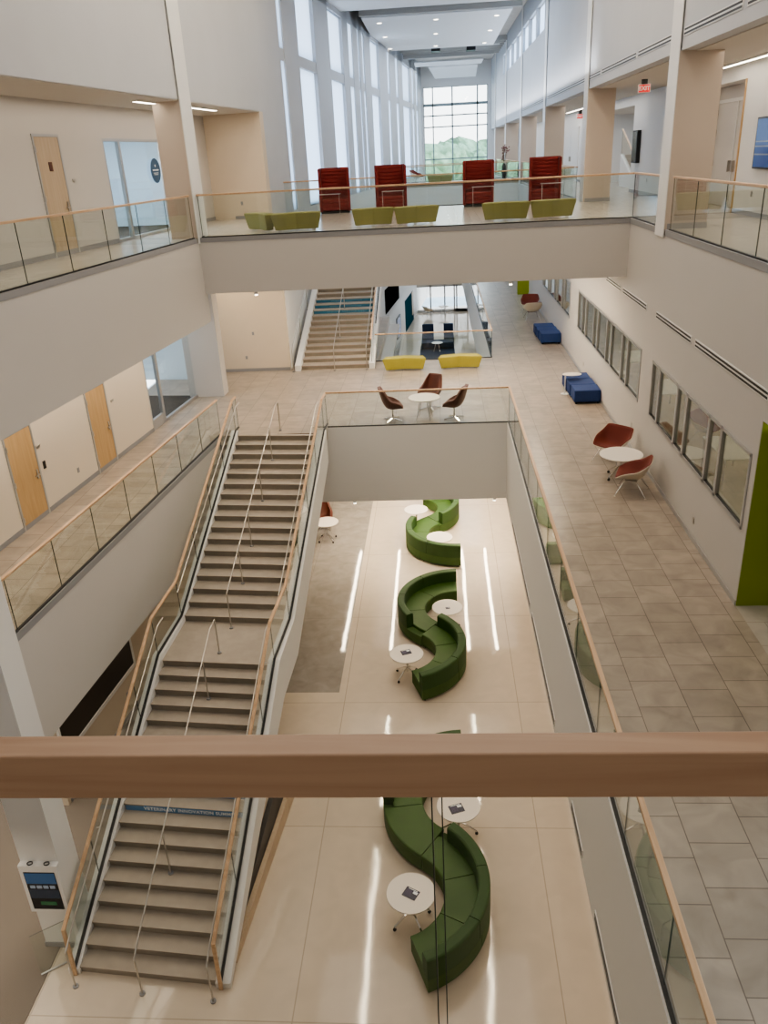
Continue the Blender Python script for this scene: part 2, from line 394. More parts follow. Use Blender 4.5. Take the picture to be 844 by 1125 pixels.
# --- right wall (upper level)
LZ = 3.38
w = MB().box(XR, XR+.3, -6, 41.2, LZ, 8.8).box(XR, XR+.3, 41.2, 65.1, LZ, 6.52).box(XR, XR+.3, 41.2, 65.1, 7.75, 8.8).box(XR, XR+.3, 65.1, 78, LZ, 8.8)
for k in range(8):
    y = 41.2+k*3.4
    w.box(XR, XR+.3, max(41.2, y-.17), min(65.1, y+.17), 6.52, 7.75)
struct('wall_right_upper', w, 'wall_cool')
for k in range(7):
    y = 41.2+k*3.4
    f = struct('window_%d' % (4+k), MB().box(XR+.14, XR+.2, y+.17, y+.23, 6.52, 7.75).box(XR+.14, XR+.2, y+3.17, y+3.23, 6.52, 7.75).box(XR+.14, XR+.2, y+.17, y+3.23, 6.52, 6.58).box(XR+.14, XR+.2, y+.17, y+3.23, 7.69, 7.75), 'white')
    MB().box(XR+.16, XR+.17, y+.2, y+3.2, 6.55, 7.72).build('pane', 'frost', f)
piers = [8.2, 18.6, 29.05, 39.9, 50.7, 61.5, 72.]
for y in piers:
    p = MB().box(XR-.03, 5.8, y, y+.72, 0, LZ)
    o = struct('column', p, 'wall_tan')
    struct('column', MB().box(XR-.045, XR-.028, y, y+.72, -.16, 8.8), 'white')
    struct('baseboard_pier', MB().box(XR+.02, 5.815, y-.012, y+.73, 0, .12), 'fascia')
struct('ceiling', MB().box(XR+.3, 7.6, -6, 78, LZ-.02, LZ+.1), 'ceil')
struct('ceiling', MB().box(7.65, 10.3, 33.9, 43.9, 3.02, 3.1), 'ceil')
w = MB().box(7.5, 7.65, -6, 22.1, 0, LZ).box(7.5, 7.65, 25.9, 33.9, 0, LZ).box(7.5, 7.65, 43.9, 78, 0, LZ).box(7.5, 7.65, 22.1, 25.9, 3.02, LZ).box(7.5, 7.65, 33.9, 43.9, 3.02, LZ)
w.box(8.06, 8.2, 21.9, 26.1, 0, LZ).box(7.65, 8.06, 21.98, 22.1, 0, LZ).box(7.65, 8.06, 25.9, 26.0, 0, LZ).box(7.65, 8.06, 22.1, 25.9, 3.02, 3.15)
w.box(10.3, 10.45, 33, 45, -3, LZ).box(7.65, 10.3, 43.9, 44.05, -3, LZ).box(7.65, 10.3, 33.75, 33.9, -3, LZ)
struct('wall_corridor_right', w, 'white')
struct('baseboard_corridor_right', MB().box(7.485, 7.5, -6, 22.1, 0, .11).box(7.485, 7.5, 25.9, 33.9, 0, .11).box(7.485, 7.5, 43.9, 78, 0, .11), 'fascia')
# --- left upper walls
HZ = 3.27
w = MB().box(sY(-6), sY(29.15), 0, .3, HZ, 8.8, T=LF)
struct('wall_left_upper', w, 'wall_cool')
for a, b in ((21.9, 22.6),):
    struct('column', MB().box(sY(a), sY(b), -.03, .70, 0, HZ, T=LF), 'wall_tan')
    struct('column', MB().box(sY(a)-.02, sY(b)+.02, -.05, -.028, -.14, 8.8, T=LF), 'white')
struct('ceiling', MB().box(sY(-6), sY(29.2), .3, 2.2, HZ-.02, HZ+.1, T=LF), 'ceil')
struct('ceiling', MB().box(sY(-6), sY(29.2), .02, .3, HZ-.02, HZ+.02, T=LF), 'ceil')
struct('wall_left_end', MB().prism([LF(sY(28.95), 2.4, 0)[:2], LF(sY(28.75), 0, 0)[:2], LF(sY(29.15), 0, 0)[:2], LF(sY(29.3), 2.4, 0)[:2]], 0, HZ), 'wall_warm')
struct('baseboard_left_end', MB().prism([LF(sY(28.93), 2.0, 0)[:2], LF(sY(28.73), 0.02, 0)[:2], LF(sY(28.76), 0.02, 0)[:2], LF(sY(28.96), 2.0, 0)[:2]], 0, .1), 'fascia')
# corridor wall left, upper level, glazed room
g0, g1 = sY(21.5), sY(25.2)
struct('wall_corridor_left', MB().box(sY(-6), g0, 2.0, 2.15, 0, HZ, T=LF).box(g1, sY(29.3), 2.0, 2.15, 0, HZ, T=LF).box(g0, g1, 2.0, 2.15, 2.5, HZ, T=LF), 'wall')
struct('baseboard_corridor_left', MB().box(sY(-6), g0, 1.985, 2.0, 0, .11, T=LF).box(g1, sY(29.0), 1.985, 2.0, 0, .11, T=LF), 'fascia')
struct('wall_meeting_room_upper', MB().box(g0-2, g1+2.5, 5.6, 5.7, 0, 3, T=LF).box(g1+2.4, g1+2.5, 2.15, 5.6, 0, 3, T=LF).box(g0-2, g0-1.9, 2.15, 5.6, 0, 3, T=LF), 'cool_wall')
struct('floor', MB().box(g0-2, g1+2.5, 2.2, 5.7, -.3, .0, T=LF), 'dark_carpet')
struct('ceiling', MB().box(g0-2, g1+2.5, 2.15, 5.7, 3, 3.1, T=LF), 'panel_white')
fr = MB()
for a, b, c, d in ((g0, g0+.07, 0, 2.5), (g1-.07, g1, 0, 2.5), (sY(22.43)-.06, sY(22.43)+.06, 0, 2.5), (g0, g1, 2.43, 2.5), (g0, g1, 0, .08)): fr.box(a, b, 2.0, 2.09, c, d, T=LF)
f = struct('window_11', fr, 'alu'); MB().box(g0, g1, 2.04, 2.05, .05, 2.45, T=LF).build('pane', 'glass_clear', f)
# door in the upper left corridor
def slab_door(name, s0, s1, t, z0, h, wood, frame='alu', plate=False, lever_far=True):
    f = struct(name, MB().box(s0-.06, s0, t-.02, t+.02, z0, z0+h+.06, T=LF).box(s1, s1+.06, t-.02, t+.02, z0, z0+h+.06, T=LF).box(s0, s1, t-.02, t+.02, z0+h, z0+h+.06, T=LF), frame)
    MB().box(s0, s1, t-.012, t+.02, z0+.01, z0+h, T=LF).build('leaf_panel', wood, f)
    sl = s1-.09 if lever_far else s0+.09
    hd = MB().box(sl-.025, sl+.025, t-.03, t-.01, z0+.92, z0+1.14, T=LF).box(sl-.14, sl+.02, t-.07, t-.05, z0+1.0, z0+1.03, T=LF).box(sl-.012, sl+.012, t-.07, t-.02, z0+1.0, z0+1.03, T=LF)
    hd.build('lever_handle', 'steel', f)
    for zz in (.25, h/2, h-.25): MB().box(s0-.02, s0+.02, t-.03, t-.012, z0+zz-.06, z0+zz+.06, T=LF).build('hinge', 'steel', f)
    if plate: MB().box(s0+.42, s0+.56, t-.022, t-.012, z0+1.8, z0+1.99, T=LF).build('number_plate', mat('brown_plate', (.10, .035, .02), .4), f)
    return f
slab_door('door_1', sY(18.34), sY(19.34), 2.0, 0, 2.5, 'door_wood', plate=True)
# middle-level left wall
g2, g3 = sY(22.45), sY(26.3)
struct('wall_corridor_middle', MB().box(sY(-6), g2, 2.42, 2.55, Z2, -2.1, T=LF).box(g3, g3+.3, 2.42, 2.55, Z2, -1.4, T=LF), mat('cream_paint', (.74, .66, .55), .6))
struct('baseboard_corridor_middle', MB().box(sY(-6), g2, 2.405, 2.42, Z2, Z2+.11, T=LF), 'fascia')
slab_door('door_2', sY(15.46), sY(16.42), 2.42, Z2, 2.16, 'door_wood2')
slab_door('door_3', sY(19.0), sY(19.96), 2.42, Z2, 2.16, 'door_wood2')
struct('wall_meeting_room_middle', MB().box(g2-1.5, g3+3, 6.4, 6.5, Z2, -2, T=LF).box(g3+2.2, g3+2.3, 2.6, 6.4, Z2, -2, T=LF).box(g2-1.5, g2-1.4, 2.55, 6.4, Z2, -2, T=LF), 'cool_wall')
struct('floor', MB().box(g2-1.5, g3+.02, 2.47, 6.5, Z2-.3, Z2+.006, T=LF), 'dark_carpet')
struct('ceiling', MB().box(g2-1.5, g3+3, 2.55, 6.5, -2.1, -2.0, T=LF), 'panel_white')
fr = MB(); mz = -2.2
for a, b, c, d in ((g2, g2+.06, Z2, mz), (g3-.06, g3, Z2, mz), (sY(23.35)-.06, sY(23.35)+.07, Z2, mz), (g2, g3, Z2, Z2+.09), (g2, sY(23.35), Z2+.09, Z2+.32)): fr.box(a, b, 2.42, 2.51, c, d, T=LF)
f = struct('window_12', fr, 'alu'); MB().box(g2, g3, 2.46, 2.47, Z2+.06, mz, T=LF).build('pane', 'glass_clear', f)
struct('wall_partition', MB().box(-8.6, -7.4, 26.35, 26.95, Z2, -1.4), 'wall')
struct('wall_back_middle', MB().box(-10.5, -5.65, 29.75, 29.9, Z2, -1.4), 'wall_warm')
struct('baseboard_back_middle', MB().box(-10.5, -5.65, 29.735, 29.75, Z2, Z2+.12), 'fascia')
struct('wall_stair_side', MB().box(-5.75, -5.62, 29.9, 40, Z2, -1.0), 'white')
struct('ceiling', MB().box(-10.5, -6.2, 22.1, 31, -1.45, -1.35), 'ceil')
# --- ground-level walls
struct('wall_lower_left', MB().box(sY(12.7), sY(40), 1.05, 1.2, Z1, ZS, T=LF), mat('beige_paint', (.60, .52, .42), .6))
struct('baseboard_lower_left', MB().box(sY(12.8), sY(40), 1.035, 1.05, Z1, Z1+.12, T=LF), 'fascia')
a, b = sY(12.9), sY(16.4)
f = struct('window_13', MB().box(a, b, 1.0, 1.06, -9.72, -9.62, T=LF).box(a, b, 1.0, 1.06, -8.3, -8.2, T=LF).box(b-.07, b, 1.0, 1.06, -9.7, -8.2, T=LF).box(a, a+.07, 1.0, 1.06, -9.7, -8.2, T=LF), 'white')
MB().box(a+.05, b-.05, 1.02, 1.04, -9.64, -8.25, T=LF).build('pane', mat('dark_glazing', (.03, .022, .016), .3), f)
struct('wall_lower_right', MB().box(8.9, 9.0, -6, 72, Z1, ZS), 'wall')
# far lower-left wall on the line of the window wall
struct('wall_far_lower_left', MB().box(sY(36), sY(78), .0, .2, Z1, 0, T=LF), 'white')
# --- window wall, upper left
ops = [(32.05, 32.65), (34.8, 37.75), (40.6, 43.7), (45.15, 46.3), (47.7, 48.2), (49.0, 49.65), (51.7, 54.8), (58.1, 59.1), (61.95, 63.25), (65.6, 70.1), (71.15, 72.4), (73.9, 75.1)]
ytop = 7.8
w = MB(); prev = 29.15
for a, b in ops+[(78.2, 78.2)]:
    w.box(sY(prev), sY(a), 0, .55, -.0, 8.8, T=LF); prev = b
w.box(sY(29.15), sY(78.2), 0, .55, ytop, 8.8, T=LF).box(sY(29.15), sY(78.2), 0.02, .55, -.4, 0.02, T=LF).box(sY(29.15), sY(36.2), 0, .2, -1.5, 0.02, T=LF)
struct('wall_left_window', w, 'wall_cool')
for i, (a, b) in enumerate(ops):
    s0, s1 = sY(a), sY(b); pt = .05 if b-a < 1.5 else .14
    f = struct('window_%d' % (14+i), MB().box(s0, s1, .03, .5, 5.03, 5.42, T=LF).box(s0, s1, .2, .3, .02, .1, T=LF).box(s0, s1, .2, .3, ytop-.06, ytop, T=LF), 'wall_cool')
    MB().box(s0, s1, pt, pt+.02, .02, 5.03, T=LF).box(s0, s1, pt, pt+.02, 5.42, ytop, T=LF).build('pane', 'frost', f)
# --- far end wall with big window
YE = 78.
wx0, wx1, wz_t = -.9, 4.66, 6.92
struct('wall_far', MB().box(-3, wx0, YE, YE+.3, Z1, 8.8).box(wx1, 8, YE, YE+.3, Z1, 8.8).box(wx0, wx1, YE, YE+.3, wz_t, 8.8).box(wx0, wx1, YE, YE+.3, Z1, -5), 'far_wall')
fr = MB()
for x, hw in ((wx0, .06), (-.09, .05), (1.6, .06), (3.78, .06), (wx1, .06)): fr.box(x-hw, x+hw, YE+.02, YE+.14, -5, wz_t)
for z, hw in ((wz_t, .05), (5.53, .11), (4.69, .05), (3.8, .05), (1.2, .05), (-1.5, .08), (-3.3, .05)): fr.box(wx0, wx1, YE+.02, YE+.14, z-hw, z+hw)
f = struct('window_26', fr, mat('grey_blue_mullion', (.30, .36, .38), .5)); MB().box(wx0, wx1, YE+.08, YE+.09, -5, wz_t).build('pane', 'glass_clear', f)
# ground-level glazed entrance at the far end
fr = MB()
for x in (-1.9, -.62, .6, 1.42, 1.62, 2.55): fr.box(x-.06, x+.06, 70.2, 70.32, Z1, ZS)
for z in (Z1+.1, -8.6): fr.box(-1.9, 2.6, 70.2, 70.32, z-.1, z+.1)
fr.box(1.5, 2.6, 70.2, 70.3, Z1, Z1+.25)
f = struct('door_4', fr, 'alu'); MB().box(-1.9, 2.55, 70.25, 70.26, Z1, ZS).build('pane', 'glass_clear', f)
# --- main ceiling
struct('ceiling', MB().box(-10, 6, -6, 78.3, 8.75, 8.95), 'deck')
struct('ceiling', MB().box(-3.5, 3.95, 46.0, 60.3, 8.0, 8.1), 'panel_white')
struct('ceiling', MB().box(-6, 3.9, 30.5, 43.6, 8.02, 8.12), 'panel_white')
struct('ceiling', MB().box(-1.4, 3.8, 69.0, 72.0, 8.0, 8.06).hexa([(-.35, 72, 7.9), (3.5, 72, 7.9), (3.6, 77, 7.48), (.15, 77, 7.48), (-.35, 72, 8.0), (3.5, 72, 8.0), (3.6, 77, 7.58), (.15, 77, 7.58)]), 'panel_white')
jm = MB()
for y in (43.9, 44.5, 45.1, 45.6, 61, 62.2, 63.5, 64.7, 66, 67.2, 68.3): jm.box(-4, 4.9, y-.06, y+.06, 8.3, 8.6)
for y in (43.8, 45.8, 60.6, 66.5): jm.box(-3.6, 4.4, y-.12, y+.12, 8.06, 8.3)
struct('ceiling', jm, mat('exposed_joists', (.42, .41, .39), .6))
for i, (x, y) in enumerate(((.2, 61.6), (2.6, 62.3))):
    struct('ceiling', MB().box(x-.3, x+.3, y, y+1.0, 7.98, 8.2), 'black')
struct('wall_rear', MB().box(-14, 10, -6.2, -6, Z1, 8.9), 'wall')
struct('wall_lower_far_left', MB().box(-14.1, -14, -6, 72, Z1, ZS), 'wall')
struct('column', MB().box(-7.2, -6.54, 9.45, 10.02, Z1, 8.75), 'white', bevel=.004)
struct('baseboard_column', MB().box(-7.215, -6.525, 9.435, 10.035, Z1, Z1+.12), 'fascia')
# outdoors
struct('ground', MB().box(-150, 150, 78.5, 330, Z1-2, Z1-1), 'pale_ground')
tm = MB()
for i in range(70):
    x = random.uniform(-32, 45); y = random.uniform(118, 160); r = random.uniform(3.2, 6.); top = random.uniform(.6, 2.9)+(y-118)*.015
    nu, nv = 10, 7; vs = []; ph = random.random()*6
    for a in range(nv+1):
        for b in range(nu):
            el = -PI/2+PI*a/nv; az = 2*PI*b/nu
            k = 1+.22*math.sin(3*az+ph+2*el)+random.uniform(-.1, .1)
            vs.append((x+r*k*math.cos(el)*math.cos(az), y+r*k*math.cos(el)*math.sin(az), top-r*.8+r*.8*k*math.sin(el)))
    tm.add(vs, [(a*nu+b, a*nu+(b+1) % nu, (a+1)*nu+(b+1) % nu, (a+1)*nu+b) for a in range(nv) for b in range(nu)], 0, True)
    tm.box(x-.25, x+.25, y-.25, y+.25, Z1-1, top-r)
o = tm.build('treeline', 'leaf'); tag(o, 'hazy green treeline beyond the big far window', 'trees', kind='stuff')

# ================================================================== GUARD RAILS
RH = 1.07
def guard(name, label, path, cuts, group=None, wood='wood', rw=.033, rh=.045, glass_off=0., start_post=None, end_post=None, glass='glass', side=None, lift=1.05):
    """path: points on the floor line. cuts: spacing between panel joints."""
    r = thing(name, label, 'railing', group=group)
    P = [Vector(p) for p in path]
    top = [p+Vector((0, 0, lift)) for p in P]
    if start_post is not None: top = [P[0]+Vector(start_post), ] + top
    if end_post is not None: top = top+[P[-1]+Vector(end_post)]
    MB().sweep(top, [(-rw, -rh/2), (rw, -rh/2), (rw, rh/2), (-rw, rh/2)], side).build('handrail', wood, r, bevel=.008)
    for i in range(len(P)-1):
        a, b = P[i], P[i+1]; d = b-a; L = math.hypot(d.x, d.y); n = max(1, round(L/cuts)); hd = Vector((d.x, d.y, 0)).normalized(); nn = Vector((-hd.y, hd.x, 0))*.006
        for k in range(n):
            p = a+d*(k/n)+d.normalized()*.006; q = a+d*((k+1)/n)-d.normalized()*.006
            up = Vector((0, 0, lift-rh/2)); g = MB()
            vs = [p-nn, q-nn, q+nn, p+nn, p-nn+up, q-nn+up, q+nn+up, p+nn+up]
            g.add(vs, [(0, 1, 5, 4), (2, 3, 7, 6)], 0); g.add(vs, [(1, 2, 6, 5), (3, 0, 4, 7), (4, 5, 6, 7), (3, 2, 1, 0)], 1)
            g.build('glass_panel', [glass, 'glass_edge'], r)
        MB().sweep([a+Vector((0, 0, .012)), b+Vector((0, 0, .012))], [(-.026, -.014), (.026, -.014), (.026, .014), (-.026, .014)]).build('glazing_gasket', 'gasket', r)
    return r
G = 'glass balustrades with maple caps'
guard('glass_railing', 'glass balustrade with wood cap along the front edge of the upper bridge', [LF(sY(22.66), .06, 0)[:2]+(0,), (-6.2, YB0+.06, 0), (XR+.05, YB0+.06, 0), (XR+.05, 19.36, 0)], 11, G)
guard('glass_railing', 'glass balustrade on the back edge of the upper bridge behind the red booths', [(-5.5, YB1-.08, 0), (XR-.08, YB1-.08, 0)], 2.6, G)
guard('glass_railing', 'glass balustrade on the upper right gallery in front of the wall screen', [(XR+.05, -5, 0), (XR+.05, 18.45, 0)], 1.68, G)
guard('glass_railing', 'glass balustrade with wood cap on the upper left gallery before the numbered wood door', [LF(sY(-5), .06, 0), LF(sY(21.83), .06, 0)], 1.55, G)
guard('glass_railing', 'glass balustrade with wood cap along the middle left corridor', [LF(sY(10.0), .19, Z2), LF(sY(22.15), .19, Z2)], 1.58, G)
vr = guard('glass_railing', 'long glass balustrade between the floor opening and the tiled right corridor', [(XV, -3.5, Z2), (XV, YV, Z2)], 1.74, G)
guard('glass_railing', 'glass balustrade at the far end of the floor opening before the oxblood chairs', [(XV, YV, Z2), (-3.35, YV, Z2)], 5.4, G)
guard('glass_railing', 'glass balustrade with wood cap behind the two yellow benches', [(-2.45, 30.66, Z2), (XV+.02, 30.66, Z2)], 2.3, G)
guard('glass_railing', 'glass balustrade running away on the right side of the second floor opening', [(XV+.02, 30.66, Z2), (XV+.02, 69, Z2)], 3.2, G)
guard('glass_railing', 'thin glass balustrade on the front edge of the distant second bridge', [(-3.6, 52.12, 0), (XR, 52.12, 0)], 3, G)
guard('glass_railing', 'thin glass balustrade on the back edge of the distant second bridge', [(-2.9, 57.9, 0), (XR, 57.9, 0)], 3, G)
for i in range(2, 6):
    nm = ['first', 'second', 'third', 'farthest'][i-2]
    a = max(piers[i]+.74, YB1+.05)
    guard('glass_railing', 'glass balustrade in the %s bay of the right gallery beyond the near bridge' % nm, [(XR+.05, a, 0), (XR+.05, piers[i+1]-.02, 0)], 3.3, G)
# near guard rail in front of the camera
r = thing('glass_railing', 'close maple handrail with clear glass crossing in front of everything', 'railing', (0, .8, 0), .01, G)
MB().box(-2.6, 2.6, -.006, .036, .998, 1.07).build('handrail', 'wood_x', r, bevel=.003)
for a, b in ((-2.4, -.0205), (-.0095, 2.4)):
    g = MB(); vs = [(a, .008, .02), (b, .008, .02), (b, .02, .02), (a, .02, .02), (a, .008, 1.0), (b, .008, 1.0), (b, .02, 1.0), (a, .02, 1.0)]
    g.add(vs, [(0, 1, 5, 4), (2, 3, 7, 6)], 0); g.add(vs, [(1, 2, 6, 5), (3, 0, 4, 7), (4, 5, 6, 7), (3, 2, 1, 0)], 1)
    g.build('glass_panel', ['glass_fore', 'glass_edge'], r)
MB().box(-2.4, 2.4, -.01, .04, .0, .06).build('base_shoe', 'alu', r)
for x in (-.0218, -.0082): MB().box(x-.0008, x+.0008, .0065, .0215, .06, .999).build('edge_seal', 'glass_edge', r)

# ================================================================== MAIN STAIRCASE
def XL(Y): return -5.95+(Y-22)*(.42/13)
def XRt(Y): return -3.57+(Y-22)*(.37/13)
SK = .2
nU, nL = 17, 18
zL_ = Z2-nU*.1512
def edgeU(k): return 22.05-(22.05-15.96)*k/(nU-1)          # k-th riser from the top
def edgeL(k): return 14.35-(14.35-8.99)*k/(nL-1)
stair = thing('staircase', 'wide stone staircase in two flights joining the middle and ground floors', 'staircase', (0, 0, 0))
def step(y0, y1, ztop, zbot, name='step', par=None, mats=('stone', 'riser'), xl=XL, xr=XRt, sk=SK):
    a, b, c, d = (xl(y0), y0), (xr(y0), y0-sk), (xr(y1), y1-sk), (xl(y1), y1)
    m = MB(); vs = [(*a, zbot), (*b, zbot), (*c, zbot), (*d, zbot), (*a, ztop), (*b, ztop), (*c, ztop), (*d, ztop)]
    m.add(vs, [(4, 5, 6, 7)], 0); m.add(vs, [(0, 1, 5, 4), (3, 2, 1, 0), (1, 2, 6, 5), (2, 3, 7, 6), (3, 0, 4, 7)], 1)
    # small nosing, tread stone on top and riser stone in front
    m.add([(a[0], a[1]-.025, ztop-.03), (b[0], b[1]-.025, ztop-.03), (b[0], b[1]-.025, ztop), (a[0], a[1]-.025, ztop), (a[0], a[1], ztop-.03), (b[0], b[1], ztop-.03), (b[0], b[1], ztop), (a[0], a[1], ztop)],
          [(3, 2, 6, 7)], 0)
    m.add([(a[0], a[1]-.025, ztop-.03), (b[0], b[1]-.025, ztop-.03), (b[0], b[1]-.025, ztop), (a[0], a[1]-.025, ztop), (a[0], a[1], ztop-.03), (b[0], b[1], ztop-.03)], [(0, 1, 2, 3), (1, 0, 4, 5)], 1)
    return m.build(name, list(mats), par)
signs = []
for k in range(nU):
    y0 = edgeU(k); y1 = 22.5 if k == 0 else edgeU(k-1)+.02
    if k == 0: y1 = y0+.1
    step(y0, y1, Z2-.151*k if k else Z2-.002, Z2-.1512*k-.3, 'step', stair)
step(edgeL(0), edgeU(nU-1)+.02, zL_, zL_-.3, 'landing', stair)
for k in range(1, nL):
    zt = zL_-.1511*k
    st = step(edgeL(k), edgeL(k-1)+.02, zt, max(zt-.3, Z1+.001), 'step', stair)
    if 7 <= k <= 9:
        y = edgeL(k); yn = y-.027
        s = MB(); a = (XL(y)+.03, yn); b = (XRt(y)-.03, yn-SK+.002)
        s.hexa([(a[0], a[1], zt-.148), (b[0], b[1], zt-.148), (b[0], b[1]+.025, zt-.148), (a[0], a[1]+.025, zt-.148), (a[0], a[1], zt-.012), (b[0], b[1], zt-.012), (b[0], b[1]+.025, zt-.012), (a[0], a[1]+.025, zt-.012)])
        so = s.build('riser_sign', 'blue_sign', stair)
        if k == 9:
            an = math.atan2(b[1]-a[1], b[0]-a[0])
            text('VETERINARY INNOVATION SUMMIT', .104, ((a[0]+b[0])/2+.12, (a[1]+b[1])/2-.004+.12*math.tan(an), zt-.08), (PI/2, 0, an), 'ink', so, 'lettering', 1.12)
# stringers
def stringer(mb, x_of, off0, off1, up=.06, dn=.55, sk=0.):
    pts = [(22.15-sk, Z2), (edgeU(nU-1)-sk, zL_), (edgeL(0)-sk, zL_), (edgeL(nL-1)-.05-sk, Z1+.0)]
    for i in range(3):
        (ya, za), (yb, zb) = pts[i], pts[i+1]
        q = []
        z_b0, z_b1 = za-dn, zb-dn
        if i == 2: z_b1 = max(Z1+.001, zb-dn)
        za_, zb_ = za+up+(.14 if i != 1 else .1), zb+up+(.14 if i != 1 else .1)
        za_ = za+up+.1; zb_ = zb+up+.1
        for z0, z1 in ((z_b0, z_b1), (za_, zb_)):
            q += [(x_of(ya)+off0, ya, z0), (x_of(ya)+off1, ya, z0), (x_of(yb)+off1, yb, z1), (x_of(yb)+off0, yb, z1)]
        mb.hexa(q)
    return mb
stringer(MB(), XRt, .0, .26, .02, .85, SK).build('stringer', 'white', stair)
stringer(MB(), XL, -.2, .0, .02, .3).build('stringer', 'white', stair)
sf = MB()
for (ya, za), (yb, zb) in (((22.0, Z2-.45), (edgeU(nU-1), zL_-.33)), ((edgeU(nU-1), zL_-.33), (edgeL(0), zL_-.33)), ((edgeL(0), zL_-.33), (9.6, Z1+.02))):
    sf.hexa([(XL(ya), ya, za-.12), (XRt(ya), ya, za-.12), (XRt(yb), yb, zb-.1), (XL(yb), yb, zb-.1), (XL(ya), ya, za+.1), (XRt(ya), ya, za+.1), (XRt(yb), yb, zb+.1), (XL(yb), yb, zb+.1)])
sf.build('soffit', 'white', stair)
# wall closing the space under the lower flight
FC = [(0, 1, 2, 3), (7, 6, 5, 4), (0, 4, 5, 1), (1, 5, 6, 2), (2, 6, 7, 3), (3, 7, 4, 0)]
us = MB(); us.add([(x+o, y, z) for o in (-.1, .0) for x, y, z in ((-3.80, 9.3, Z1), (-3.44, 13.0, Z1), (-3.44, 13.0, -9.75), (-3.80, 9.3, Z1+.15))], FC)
struct('wall_under_stair', us, mat('dark_panel', (.05, .045, .04), .5))  # flat dark panel above the wood plinth
us = MB(); us.add([(x+o, y, z) for o in (.0, .1) for x, y, z in ((-3.79, 9.2, Z1), (-3.43, 13.05, Z1), (-3.43, 13.05, Z1+.38), (-3.79, 9.2, Z1+.2))], FC)
struct('baseboard_under_stair', us, 'door_wood')
# stair guard rails (glass + maple)
def XG(Y): return -3.35+(Y-22.57)*(.5/13.75)
def XGl(Y): return XL(Y)-.08
def stairpath(xf, sk, y_top):
    return [(xf(y_top), y_top, Z2+.1), (xf(22.15-sk), 22.15-sk, Z2+.1), (xf(edgeU(nU-1)-sk), edgeU(nU-1)-sk, zL_+.13), (xf(edgeL(0)-sk), edgeL(0)-sk, zL_+.13), (xf(8.95-sk), 8.95-sk, Z1+.13)]
guard('glass_railing', 'glass balustrade with wood cap following the right side of the main staircase', stairpath(XG, SK, YV), 1.5, G, end_post=(0, -.03, -.12), side=(1, 0, 0), lift=.93)
guard('glass_railing', 'glass balustrade with wood cap following the left side of the main staircase', stairpath(XGl, 0, 22.5), 1.5, G, end_post=(0, -.03, -.12), side=(1, 0, 0), lift=.93)
# steel handrails
def steel_rail(label, pts, posts, brackets=()):
    r = thing('steel_handrail', label, 'handrail', group='steel stair handrails')
    MB().tube(pts, .015, 10, side=(1, 0, 0)).build('rail', 'steel', r)
    for (x, y, zb, zt) in posts:
        MB().tube([(x, y, zb), (x, y, zt)], .015, 8, side=(1, 0, 0)).build('post', 'steel', r)
        MB().cyl((x, y), .05, zb, zb+.025, 14).build('floor_flange', 'fascia', r)
    for (x, y, z, ox) in brackets:
        MB().tube([(x, y, z), (x, y, z-.06), (x+ox, y, z-.08)], .008, 6).build('bracket', 'steel', r)
def XC(Y): return (XL(Y)+XRt(Y))/2
hh = .86
def slope_line(xf, y_a, z_a, y_b, z_b): return lambda y: (xf(y), y, z_a+(z_b-z_a)*(y-y_a)/(y_b-y_a))
def flights(label, xf, sk, wall_off=None):
    up = slope_line(xf, edgeU(0)-sk, Z2+hh, edgeU(16)-sk, zL_+.15+hh)
    lo = slope_line(xf, edgeL(0)-sk, zL_+hh, edgeL(17)-sk, Z1+.15+hh)
    ya, yb = edgeU(0)-sk, edgeU(16)-sk
    p1 = [(xf(ya+.45), ya+.45, Z2+hh), (xf(ya+.1), ya+.1, Z2+hh), up(yb), up(yb-.25)]
    yc, yd = edgeL(0)-sk, edgeL(17)-sk
    p2 = [(xf(yc+.35), yc+.35, zL_+hh), (xf(yc), yc, zL_+hh), lo(yd), (xf(yd-.28), yd-.28, Z1+hh-.03)]
    if wall_off is None:
        posts = [(xf(ya+.45), ya+.45, Z2, Z2+hh)]
        for k in (3, 7, 11, 14): y = edgeU(k)+.18; posts.append((xf(y), y, Z2-.1512*k, up(y)[2]))
        posts.append((xf(yb-.25), yb-.25, zL_, up(yb-.25)[2]))
        steel_rail('steel centre handrail on posts up the %s' % 'upper flight of the main staircase', p1, posts)
        posts = [(xf(yc+.35), yc+.35, zL_, zL_+hh)]
        for k in (3, 8, 13): y = edgeL(k)+.15; posts.append((xf(y), y, zL_-.1511*k, lo(y)[2]))
        posts.append((xf(yd-.28), yd-.28, Z1, Z1+hh-.03))
        steel_rail('steel centre handrail on posts up the lower flight of the main staircase', p2, posts)
    else:
        br = []
        for k in (2, 6, 10, 14): y = edgeU(k)-sk; br.append((*up(y), wall_off))
        steel_rail('thin steel handrail bracketed to the %s glass of the upper flight' % label, p1, [], br)
        br = []
        for k in (2, 7, 12): y = edgeL(k)-sk; br.append((*lo(y), wall_off))
        steel_rail('thin steel handrail at the %s glass of the lower flight, ending in a floor post' % label, p2, [(xf(yd-.28), yd-.28, Z1, Z1+hh-.03)], br)
flights('', XC, SK/2)
flights('left', lambda y: XL(y)+.02, 0, -.1)
flights('right', lambda y: XRt(y)+.02, SK, .18)

